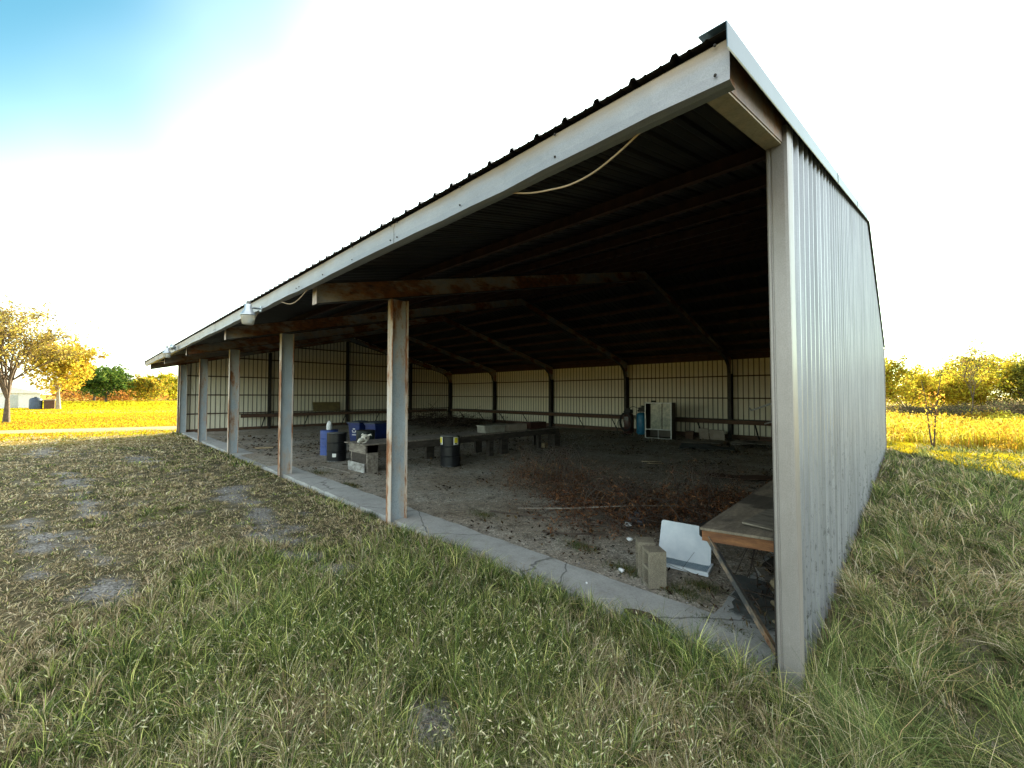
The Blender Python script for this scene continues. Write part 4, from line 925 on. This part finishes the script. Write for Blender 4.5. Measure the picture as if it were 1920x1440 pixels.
# lawn in front, log-radial density, blades widen with distance so far turf stays covered
P, r = polar(780000, 1.1, 31, 84, 200, .92)
ok = outside(P) & (P[:, 0] < .25); P, r = P[ok], r[ok]
near_strip = (P[:, 1] > .14); ok = ~near_strip; P, r = P[ok], r[ok]
x, y = P.T
tall = np.clip(1.25-np.hypot((x+2.6)/3.6, (y+1.9)/2.1), 0, 1)*.9+np.clip(.35-np.abs(y+.15)/.9, 0, .35)+.5*(vnoise(x, y, 1.1, 5)-.5)
tall = np.clip(tall+.7*np.clip(1-np.hypot((x+.3)/1.0, (y+.2)/.45), 0, 1), 0, 1)
gapm = bare(x, y); keep = RNG.random(len(x)) > np.clip(gapm*2.2, 0, .93); keep &= RNG.random(len(x)) < .62+.38*np.clip(tall*2+vnoise(x, y, .4, 14), 0, 1)
P, r, tall = P[keep], r[keep], tall[keep]; x, y = P.T; n = len(P)
def clumps(P, r, cell, frac, sd):
    n = len(P); rg = np.random.default_rng(sd); cs = np.maximum(cell, r*.02); lv = 2.**np.round(np.log2(cs)); ix = np.floor(P/lv[:, None]).astype(np.int64)
    hsh = lambda k: np.modf(np.abs(np.sin(ix[:, 0]*12.9898+ix[:, 1]*78.233+lv*311.7+k*37.719)*43758.5453))[0]
    c = (ix+np.stack([hsh(1), hsh(2)], 1)*.8+.1)*lv[:, None]; m = rg.random(n) < frac
    d = rg.normal(0, .22, (n, 2))*lv[:, None]; Q = np.where(m[:, None], c+d*(.4+hsh(5))[:, None], P); az = np.where(m, np.arctan2(d[:, 1], d[:, 0])+rg.normal(0, .5, n), rg.uniform(0, 6.283, n))
    return Q, az, hsh(3), hsh(4), m
P, AZ, h1, h2, mc = clumps(P, r, .11, .72, 3); ok = (P[:, 1] < .15) | (P[:, 0] < -27.7) | (P[:, 0] > .1); P, AZ, h1, h2, mc, r, tall = P[ok], AZ[ok], h1[ok], h2[ok], mc[ok], r[ok], tall[ok]; x, y = P.T; n = len(P)
H = (.050+.19*tall**1.2)*np.where(mc, .55+.9*h1, .6)*RNG.uniform(.5, 1.35, n)+r*.0012; Wd = np.maximum(.0021, r*.0011)*RNG.uniform(.6, 1.5, n)
dry = np.clip(.82-.88*tall+.5*(vnoise(x, y, .8, 17)-.5)+.7*(h2-.5), .06, .96)
pd = pick([(.55, .46, .28), (.44, .35, .2), (.28, .22, .12), (.72, .64, .44)], [3, 3, 2, 1.4], n); pg = pick([(.12, .165, .045), (.20, .245, .06), (.04, .06, .022), (.55, .55, .19), (.09, .13, .06)], [3, 3, 3.8, 1.4, 1.5], n)
pg = pg*(.5+h1)[:, None]
C = np.where((RNG.random(n) < dry)[:, None], pd, pg); LN = np.where(tall < .25, 1.25, .8)*RNG.uniform(.7, 1.2, n)
tag(blades('grass', P, H, Wd, LN, C, AZ=AZ), 'patchy olive and straw coloured lawn in front of the barn', 'grass', kind='stuff')
# right side: long matted grass
P, r = polar(230000, 1.1, 26, 36, 113, .9); ok = outside(P) & (P[:, 0] > .12) & (P[:, 1] < 20); P, r = P[ok], r[ok]
P, AZ, h1, h2, mc = clumps(P, r, .2, .7, 5); ok = P[:, 0] > .125; P, AZ, h1, h2, mc, r = P[ok], AZ[ok], h1[ok], h2[ok], mc[ok], r[ok]; x, y = P.T; n = len(P)
cl = vnoise(x, y, .55, 41); H = (.14+.24*cl)*(.5+.9*h1)*RNG.uniform(.5, 1.3, n); Wd = np.maximum(.0022, r*.0010)*RNG.uniform(.6, 1.5, n)
Cd = pick([(.52, .44, .28), (.4, .31, .16), (.68, .6, .43)], [3, 2, 1], n); Cg = pick([(.10, .135, .045), (.17, .2, .07), (.045, .065, .025), (.36, .36, .13)], [3, 3, 3.5, .9], n)*(.5+h1)[:, None]
C = np.where((RNG.random(n) < np.clip(.17+.5*(vnoise(x, y, 1.3, 43)-.4)+.5*(h2-.5), .03, .9))[:, None], Cd, Cg)
az = np.where(RNG.random(n) < .55, 2*np.pi*vnoise(x, y, 1.1, 44)+RNG.normal(0, .5, n), AZ); LR = RNG.uniform(.7, 1.6, n)
def matted():
    return blades('grass', P, H, Wd, LR, C, AZ=az)
tag(matted(), 'long matted grey-green grass beside the near gable wall', 'grass', kind='stuff')
# foxtail seed heads
P, r = polar(8000, 1.3, 9, 90, 190, .8); ok = outside(P) & (P[:, 0] < .1) & (P[:, 1] < -.15); P, r = P[ok], r[ok]; x, y = P.T
t2 = np.clip(1.2-np.hypot((x+2.2)/3.0, (y+2.1)/1.7), 0, 1); ok = (RNG.random(len(x)) < t2*1.4) & (bare(x, y) < .3); P, r = P[ok], r[ok]; n = len(P)
z0 = gz(P[:, 0], P[:, 1]); hh = RNG.uniform(.16, .32, n); az = RNG.uniform(0, 6.28, n); ln = RNG.uniform(.02, .12, n)
top = np.stack([P[:, 0]+ln*np.cos(az), P[:, 1]+ln*np.sin(az), z0+hh], 1); base = np.stack([P[:, 0], P[:, 1], z0], 1)
ax_ = np.stack([np.cos(az)*.8, np.sin(az)*.8, RNG.uniform(.2, 1.2, n)], 1); ax_ /= np.linalg.norm(ax_, axis=1)[:, None]
L = RNG.uniform(.022, .05, n)[:, None]; u = np.cross(ax_, RNG.normal(size=(n, 3))); u /= np.linalg.norm(u, axis=1)[:, None]; v = np.cross(ax_, u); rd = RNG.uniform(.003, .0048, n)[:, None]
q = top+ax_*L*.45; V = np.stack([top, q+u*rd, q+v*rd, q-u*rd, q-v*rd, top+ax_*L, base-u*.0009, base+u*.0009], 1)
fi = np.arange(n)[:, None]*8; tris = np.array([[0, 2, 1], [0, 3, 2], [0, 4, 3], [0, 1, 4], [5, 1, 2], [5, 2, 3], [5, 3, 4], [5, 4, 1], [6, 7, 0]]).ravel()
tag(npmesh('foxtail_grass', V, fi+tris[None], np.full(n*9, 3), 'blade', np.repeat(pick([(.5, .5, .27), (.6, .55, .36), (.38, .42, .17)], [2, 2, 1], n), 8, 0)), 'pale seed heads of foxtail grass in the taller foreground grass', 'foxtail grass', kind='stuff')
# long straw stalks
P, r = polar(2600, 1.2, 9, 50, 190, .8); ok = outside(P) & ((P[:, 0] > .2) | (np.hypot(P[:, 0]+1.2, P[:, 1]+1.0) < 2.2)); P = P[ok]; n = len(P)
tag(blades('straw_stalks', P, RNG.uniform(.18, .45, n), np.full(n, .0035), 1.0, pick([(.5, .43, .29), (.42, .3, .14), (.3, .33, .1)], [4, 1.4, 1], n)), 'long bleached straw stalks bent over the foreground grass', 'grass', kind='stuff')
# stones lying in the worn patches
n = 26000; P, r = polar(n, 1.3, 24, 90, 195, .9); ok = outside(P) & (bare(P[:, 0], P[:, 1]) > .12); P, r = P[ok], r[ok]; n = len(P); s = (.004+.0011*r)*RNG.uniform(.5, 1.7, n)
Q = np.concatenate([P, (gz(P[:, 0], P[:, 1])+s*.3)[:, None]], 1); V = Q[:, None, :]+dirs[None]*(1+RNG.uniform(-.35, .35, (n, 6, 1)))*s[:, None, None]
tag(npmesh('gravel_stones', V, np.arange(n)[:, None, None]*6+tri[None], np.full(n*8, 3), 'deadleaf', np.repeat(pick([(.3, .3, .3), (.2, .2, .195), (.1, .1, .1), (.45, .45, .45)], [3, 4, 4, .6], n), 6, 0)), 'grey gravel stones in the worn patches of the lawn', 'gravel', kind='stuff')
# small weeds on the barn floor near the strip
WP = [(-1.05, .95, .3, .16), (-1.75, 1.05, .28, .14), (-2.6, 1.3, .3, .15), (-4.6, 1.35, .35, .16), (-10.6, .9, .5, .25), (-8.5, .8, .4, .12), (-.95, 1.25, .2, .12), (-6.0, -.05, .25, .15), (-.35, .2, .5, .12), (-1.0, .12, .4, .08), (-2.2, .12, .5, .06), (-3.6, .12, .6, .06), (-.55, .55, .3, .1)]
cc = []
for cx, cy, a_, b_ in WP: m_ = 420; cc.append(np.stack([RNG.normal(cx, a_*.5, m_), RNG.normal(cy, b_*.5, m_)], 1))
P = np.concatenate(cc); n = len(P)
tag(blades('weeds', P, RNG.uniform(.03, .1, n), np.full(n, .005), .8, pick([(.06, .09, .03), (.1, .11, .04), (.25, .18, .09)], [3, 2, 1], n), z=.0), 'low weeds growing through the gravel behind the concrete strip', 'weeds', kind='stuff')
# sunlit lawn beyond the barn
P, r = polar(90000, 24, 130, 168, 192, 1.); ok = P[:, 0] < -27.8; P, r = P[ok], r[ok]; x, y = P.T
ok = ~((np.abs(x+34.8-(y+7)*.28) < 1.7)); P, r = P[ok], r[ok]; x, y = P.T; n = len(P)
far = np.clip((-x-95)/10, 0, 1)
H = (.06+.55*far)*RNG.uniform(.5, 1.5, n)+r*.0006; lit = .45*vnoise(x, y*1.6, 4., 51)+.6*vnoise(x, y*.25, 5., 52)+.35*np.exp(-((x+45)/9)**2)
C = np.where((RNG.random(n) < np.clip(lit-.25, .1, .9))[:, None], pick([(.42, .22, .045), (.5, .3, .08), (.3, .15, .04)], [2, 2, 1], n), pick([(.46, .40, .03), (.5, .46, .06), (.32, .3, .03)], [3, 2, 1], n))
C = C*np.array([.84, .88, .42])
tag(blades('grass', P, H, r*.0016*RNG.uniform(.6, 1.4, n), .7, C, mat='leaf'), 'sunlit yellow lawn with fallen leaves beyond the barn', 'grass', kind='stuff')
# sunlit short grass beside the far right corner then tall weeds
P, r = polar(60000, 12, 34, 78, 96, 1.); x, y = P.T; ok = outside(P) & (y > 10) & (y > 18.6-2.27*(x-.1)+1.2*(vnoise(x, y, .6, 62)-.5)); P, r = P[ok], r[ok]; x, y = P.T; n = len(P)  # sunlight put into blade colour: yellow turf stops along the barn's shadow edge
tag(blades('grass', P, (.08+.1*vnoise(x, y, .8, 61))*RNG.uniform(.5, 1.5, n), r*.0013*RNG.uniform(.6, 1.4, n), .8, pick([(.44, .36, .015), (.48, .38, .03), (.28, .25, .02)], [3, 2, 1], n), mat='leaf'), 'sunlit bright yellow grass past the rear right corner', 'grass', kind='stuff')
n = 46000; x = RNG.uniform(-4, 15, n); y = 19.6+42*RNG.random(n)**1.4; P = np.stack([x, y], 1); ok = (y > 21.2-.16*(x-2)) | (vnoise(x, y, .8, 66) > .75); P = P[ok]; x, y = P.T; n = len(P); r = np.hypot(x-CX, y-CY)
h = (.35+.75*vnoise(x, y, 1.4, 63)**1.2)*RNG.uniform(.5, 1.2, n)
C = np.where((vnoise(x, y, 1.6, 64)+RNG.normal(0, .18, n) > .5)[:, None], pick([(.42, .26, .05), (.36, .19, .035), (.5, .34, .1)], [2, 2, 2], n), pick([(.5, .42, .05), (.55, .46, .12), (.6, .5, .25)], [3, 2, 1], n))
C = C*np.array([.84, .88, .5])
tag(blades('tall_weeds', P, h, r*.0012*RNG.uniform(.6, 1.5, n), .35, C, mat='leaf'), 'tall dry orange and yellow weeds in the sunlit field on the right', 'weeds', kind='stuff')
P2 = np.repeat(P, 2, 0); hh = np.repeat(h, 2); m_ = len(P2); P3_ = np.stack([P2[:, 0]+RNG.normal(0, .08, m_), P2[:, 1]+RNG.normal(0, .08, m_), hh*RNG.uniform(.3, 1, m_)], 1)
tag(cards('weed_leaves', P3_, np.repeat(r, 2)*.0028, np.repeat(C, 2, 0)*RNG.uniform(.7, 1.2, (m_, 1)), 'leaf'), 'dry leaves and seed tufts on the tall field weeds', 'weeds', kind='stuff')

# ------------------------------------------------------------------ trees
def make_tree(name, loc, label, cat, H, trunk_h, r0, crown_w, leafpal, leafn, lsize, bark='bark', vase=.5, levels=4, seed=1, group=None, spread=.28, fill=.0, nb=5, sag=0.):
    rr = random.Random(seed); root = empty(name, loc, label, cat, group); mb = MB(); tips = []
    def grow(p, d, L, r, lv):
        pts = [p.copy()]; rs = [r]; q = p.copy(); dd = d.copy()
        for s in range(4):
            g_ = .1 if lv else .025
            dd = (dd+Vector((rr.gauss(0, g_), rr.gauss(0, g_), rr.gauss(.03, .06)-sag*lv*.1))).normalized(); q = q+dd*L/4; pts.append(q.copy()); rs.append(r*(1-.13*(s+1)))
        mb.tube(pts, rs, 6 if lv < 2 else 4, 0, True, False)
        if lv >= levels-2: tips.extend(pts[1:])
        if lv < levels:
            for i in range(nb if lv == 0 else 3+(lv == 1)):
                src = pts[rr.randint(2, 4)] if lv else pts[-1]
                a = rr.uniform(0, 6.283) if lv else 6.283*i/nb+rr.uniform(-.4, .4)
                side = Vector((math.cos(a), math.sin(a), 0)); sp = rr.uniform(.5, 1.15)*(1-vase) if lv == 0 else rr.uniform(.35, .8)
                nd = (dd*(1 if lv else vase*1.2+.2)+side*sp*(1.2 if lv == 0 else 1)).normalized()
                grow(src.copy(), nd, L*rr.uniform(.62, .85) if lv else (H-trunk_h)*.42*rr.uniform(.85, 1.1), r*(.42 if lv == 0 else .55), lv+1)
    grow(Vector((0, 0, -.1)), Vector((0, 0, 1)), trunk_h+.1, r0, 0)
    T = np.array([tuple(t) for t in tips])
    # fit skeleton into the crown size
    s = crown_w/2/np.percentile(np.hypot(T[:, 0], T[:, 1]), 95); zmax = np.percentile(T[:, 2], 98)
    for i, v in enumerate(mb.v):
        k_ = min(1, max(0, (v[2]-trunk_h*.6)/(H*.2))) ; sc = 1+(s-1)*k_; zz = v[2] if v[2] < trunk_h else trunk_h+(v[2]-trunk_h)*(H-trunk_h)/max(.1, zmax-trunk_h)
        mb.v[i] = (v[0]*sc, v[1]*sc, zz)
    T[:, :2] *= s; T[:, 2] = np.where(T[:, 2] < trunk_h, T[:, 2], trunk_h+(T[:, 2]-trunk_h)*(H-trunk_h)/max(.1, zmax-trunk_h))
    mb.build('trunk', bark, root)
    idx_ = RNG.integers(0, len(T), leafn); P = T[idx_]+RNG.normal(0, spread*crown_w*.09, (leafn, 3))
    if fill:
        m_ = int(leafn*fill); a = RNG.normal(size=(m_, 3)); a /= np.linalg.norm(a, axis=1)[:, None]; a *= RNG.random((m_, 1))**.4
        q = a*np.array([crown_w/2, crown_w/2, (H-trunk_h)*.55])+np.array([0, 0, trunk_h+(H-trunk_h)*.48]); nz = vnoise(q[:, 0]*1.3+q[:, 2], q[:, 1]+q[:, 2]*1.7, crown_w*.16, seed); q = q[nz > .42]; P[:len(q)] = q
    P[:, 2] = np.maximum(P[:, 2], trunk_h*.55)
    tint = 1+.35*(vnoise(P[:, 0]+seed, P[:, 1]+P[:, 2]*1.3, crown_w*.15, seed+5)-.5)[:, None]
    cards('crown', P, np.full(leafn, lsize), pick(leafpal, [1]*len(leafpal), leafn, .25)*tint, 'leaf', root)
    return root
ORG = [(.30, .15, .04), (.38, .22, .05), (.22, .11, .035), (.42, .3, .08)]; YEL = [(.45, .42, .035), (.36, .34, .035), (.28, .28, .035), (.5, .36, .03)]
GRN = [(.05, .10, .02), (.08, .14, .025), (.035, .07, .018), (.13, .17, .03)]; YG = [(.32, .3, .04), (.45, .36, .03), (.2, .2, .04), (.4, .24, .03)]
DRK = [(.12, .09, .06), (.08, .07, .045), (.16, .12, .06), (.09, .10, .04)]
make_tree('shade_tree', (-46.7, -7.5, 0), 'large half-bare autumn tree with upswept limbs at the left edge', 'tree', 8.9, 1.7, .21, 8.2, [(.26, .2, .06), (.36, .29, .06), (.18, .13, .055), (.44, .36, .08)], 11000, .15, vase=.75, levels=5, seed=34, nb=7, spread=.35)
make_tree('maple_tree', (-84, -6.2, 0), 'dense golden-orange tree with pale trunk behind the half-bare tree', 'tree', 9.6, 2.6, .28, 7.4, [(.42, .29, .03), (.5, .38, .035), (.34, .2, .03), (.46, .42, .06)], 9000, .33, 'palebark', vase=.5, levels=4, seed=5, fill=.55)
make_tree('evergreen_tree', (-127, -2.5, 0), 'dark green bushy tree, left of the green pair', 'tree', 8.3, 1.9, .3, 8.0, GRN, 8000, .36, vase=.35, levels=4, seed=8, fill=.5)
make_tree('evergreen_tree', (-113, -.9, 0), 'dark green spreading tree, right of the green pair', 'tree', 7.3, 1.8, .28, 8.6, GRN, 8000, .34, vase=.3, levels=4, seed=11, fill=.45)
make_tree('maple_tree', (-116, 5.4, 0), 'low yellow-green tree just right of the green pair', 'tree', 5.6, .8, .2, 7, YG, 5000, .38, vase=.4, levels=3, seed=12, fill=.6)
def copy_tree(src, loc, rz, sc, label, group):
    r = src.copy(); COL.objects.link(r); r.location = loc; r.rotation_euler.z = rz; r.scale = sc; r['label'] = label; r['group'] = group
    for ch in src.children: c = ch.copy(); COL.objects.link(c); c.parent = r
    return r
GL = 'far treeline left of the barn'; GR = 'golden trees behind the field on the right'
tA = make_tree('field_tree', (-165, 14, 0), 'bright yellow tree in the far left treeline, nearest the green pair', 'tree', 8.2, .8, .25, 10, YEL, 5000, .6, vase=.4, levels=3, seed=15, group=GL, fill=.7)
tB = make_tree('field_tree', (-185, 23, 0), 'olive-brown tree in the far left treeline beside the bright yellow one', 'tree', 7.6, .8, .25, 12, YG+DRK, 5000, .6, vase=.4, levels=3, seed=16, group=GL, fill=.7)
L_ = [(-190, 28, 'A', .78, 'muted yellow tree just left of the barn post in the far treeline'), (-200, 20, 'B', 1.0, 'low brownish tree behind the bright yellow one in the far treeline'), (-205, 34, 'B', .9, 'brownish tree partly hidden by the barn post in the far treeline'), (-180, 17, 'B', .7, 'low dark tree at the foot of the bright yellow one'), (-215, 8, 'B', 1.0, 'dull tree behind the green pair in the far treeline'), (-220, -8, 'A', .9, 'pale yellow far tree behind the golden-orange tree'), (-205, 44, 'A', .8, 'yellow far tree seen past the corner of the barn')]
for i, (x, y, s_, sc, lb) in enumerate(L_): copy_tree(tA if s_ == 'A' else tB, (x, y, 0), i*1.3, (sc*1.1, sc*1.1, sc), lb, GL)
make_tree('brush_clump', (-140, 1.0, 0), 'rust-orange tall grass clump behind the dark green pair', 'bush', 3.0, .2, .08, 22, [(.4, .2, .04), (.34, .15, .04)], 2500, .5, vase=.5, levels=3, seed=18, fill=.8)
# right-hand trees
rA = make_tree('field_tree', (-1.6, 56, 0), 'tallest golden tree directly behind the gable corner', 'tree', 6.1, 1.0, .16, 6.4, YEL+[(.3, .2, .03)], 9500, .2, vase=.45, levels=4, seed=21, group=GR, fill=.35)
rB = make_tree('field_tree', (7.0, 62, 0), 'broad orange-gold tree in the middle of the right treeline', 'tree', 5.5, .6, .16, 7.5, [(.46, .36, .03), (.42, .4, .035), (.3, .2, .03)], 10000, .2, vase=.4, levels=4, seed=22, group=GR, fill=.7)
rC = make_tree('field_tree', (9.6, 60, 0), 'olive-green tree towards the right edge of the right treeline', 'tree', 5.5, .6, .16, 5, [(.2, .2, .035), (.3, .26, .03), (.13, .14, .03)], 7000, .2, vase=.4, levels=4, seed=23, group=GR, fill=.7)
for i, (x, y, s_, sc, lb) in enumerate([(3.0, 66, rB, .80, 'low golden tree behind the spindly sapling'), (12.5, 62, rB, .85, 'orange-gold tree at the right edge of the picture'), (5.0, 75, rC, .95, 'yellowish tree behind the thin bare-topped tree'), (16, 66, rA, .9, 'golden tree beyond the right edge of the view'), (-6, 64, rB, .9, 'golden tree hidden mostly by the barn corner'), (-12, 60, rC, 1., 'olive tree behind the barn back wall'), (.8, 60, rB, .82, 'golden tree between the gable corner and the sapling'), (5.2, 62, rB, .72, 'low orange-gold tree just left of the thin bare-topped tree'), (3.2, 84, rB, 1.15, 'farthest golden tree behind the low ones near the sapling'), (9.0, 88, rA, 1.3, 'farthest golden tree behind the broad orange-gold one')]):
    copy_tree(s_, (x, y, 0), i*2.1, (sc, sc, sc), lb, GR)
make_tree('slender_tree', (4.7, 47, 0), 'thin half-bare tree with forked limbs rising above the right treeline', 'tree', 6.6, 1.8, .07, 3.6, YEL+DRK, 700, .16, vase=.7, levels=4, seed=25, spread=.5)
sp = empty('sapling', (1.40, 19.1, 0), 'spindly twin-stemmed sapling at the edge of the shadow by the field', 'sapling')
mb = MB(); tips = []
for (dx, hh, ln_) in ((-.10, 2.7, -.18), (.06, 3.3, .25)):
    pts = [Vector((0, 0, -.05)), Vector((dx*.7, 0, .5)), Vector((dx*1.2, .02, 1.2)), Vector((dx*1.3+ln_*.3, .03, 2.1)), Vector((dx+ln_, .05, hh))]
    mb.tube(pts, [.032, .028, .022, .015, .006], 6)
    for q in range(9):
        t = random.uniform(.35, 1); k_ = min(3, int(t*4)); p = pts[k_].lerp(pts[k_+1], t*4-k_); a_ = random.uniform(0, 6.28); L2 = random.uniform(.25, .6)
        e_ = p+Vector((math.cos(a_)*L2*.7, math.sin(a_)*L2*.7, L2*.6)); mb.tube([p, (p+e_)/2+Vector((0, 0, .03)), e_], [.008, .006, .003], 4); tips += [e_, (p+e_)/2]
mb.build('trunk', 'bark', sp)
T = np.array([tuple(t) for t in tips]); P = T[RNG.integers(0, len(T), 260)]+RNG.normal(0, .10, (260, 3))
cards('crown', P, np.full(260, .07), pick([(.45, .22, .04), (.5, .38, .04)], [1, 1], 260), 'leaf', sp)
sh = make_tree('shrub', (7.6, 47, 0), 'dark leafless shrub, longest of the row behind the weeds', 'shrub', 1.6, .1, .05, 7, DRK, 6500, .13, vase=.3, levels=4, seed=31, group='dark shrubs in front of the right trees', fill=.8)
for i, (x, y, sc, lb) in enumerate([(-.2, 45, .8, 'dark shrub behind the weeds nearest the gable corner'), (3.0, 46, .7, 'low dark shrub behind the sapling'), (11.8, 48, 1., 'dark shrub behind the weeds at the right edge'), (5.2, 49, .85, 'dark greyish shrub under the thin half-bare tree')]): copy_tree(sh, (x, y, 0), i+.7, (sc, sc, sc), lb, 'dark shrubs in front of the right trees')
# distant pale shed, tank and hutch behind the big tree
shd = empty('metal_shed', (-96, -11.4, 0), 'pale white metal shed far off behind the half-bare tree', 'shed', rz=math.radians(8))
mb = MB(); mb.bb(-3, 3, -2.6, 2.6, 0, 2.2); mb.build('wall', 'shed', shd); mb = MB(); mb.xprism([(-2.8, 2.2), (2.8, 2.2), (0, 3.1)], -3.2, 3.2); mb.build('roof', 'shed', shd); mb = MB(); mb.bb(3.002, 3.04, -.6, .5, 0, 1.9); mb.build('door', 'lampbody', shd)
tk = empty('water_tank', (-85.5, -8.35, 0), 'dark blue-grey water tank beside the pale shed', 'tank'); mb = MB(); mb.lathe([(.6, 0), (.62, .1), (.62, 1.3), (.5, 1.5), (.2, 1.6)], 20); mb.build('body', simple('blue_grey_tank', (.06, .09, .15), None, 3, .5), tk); mb = MB(); mb.lathe([(.15, 1.58), (.15, 1.7)], 12); mb.build('cap', 'rubber', tk)
ht = empty('wooden_hutch', (-85.5, -7.1, 0), 'small brown wooden hutch right of the blue-grey tank', 'hutch'); mb = MB(); mb.bb(-.5, .5, -.5, .5, 0, 1.2); mb.build('wall', 'wood_bench', ht); mb = MB(); mb.xprism([(-.6, 1.2), (.6, 1.2), (.5, 1.4), (-.5, 1.3)], -.6, .6); mb.build('roof', 'cardtan', ht)
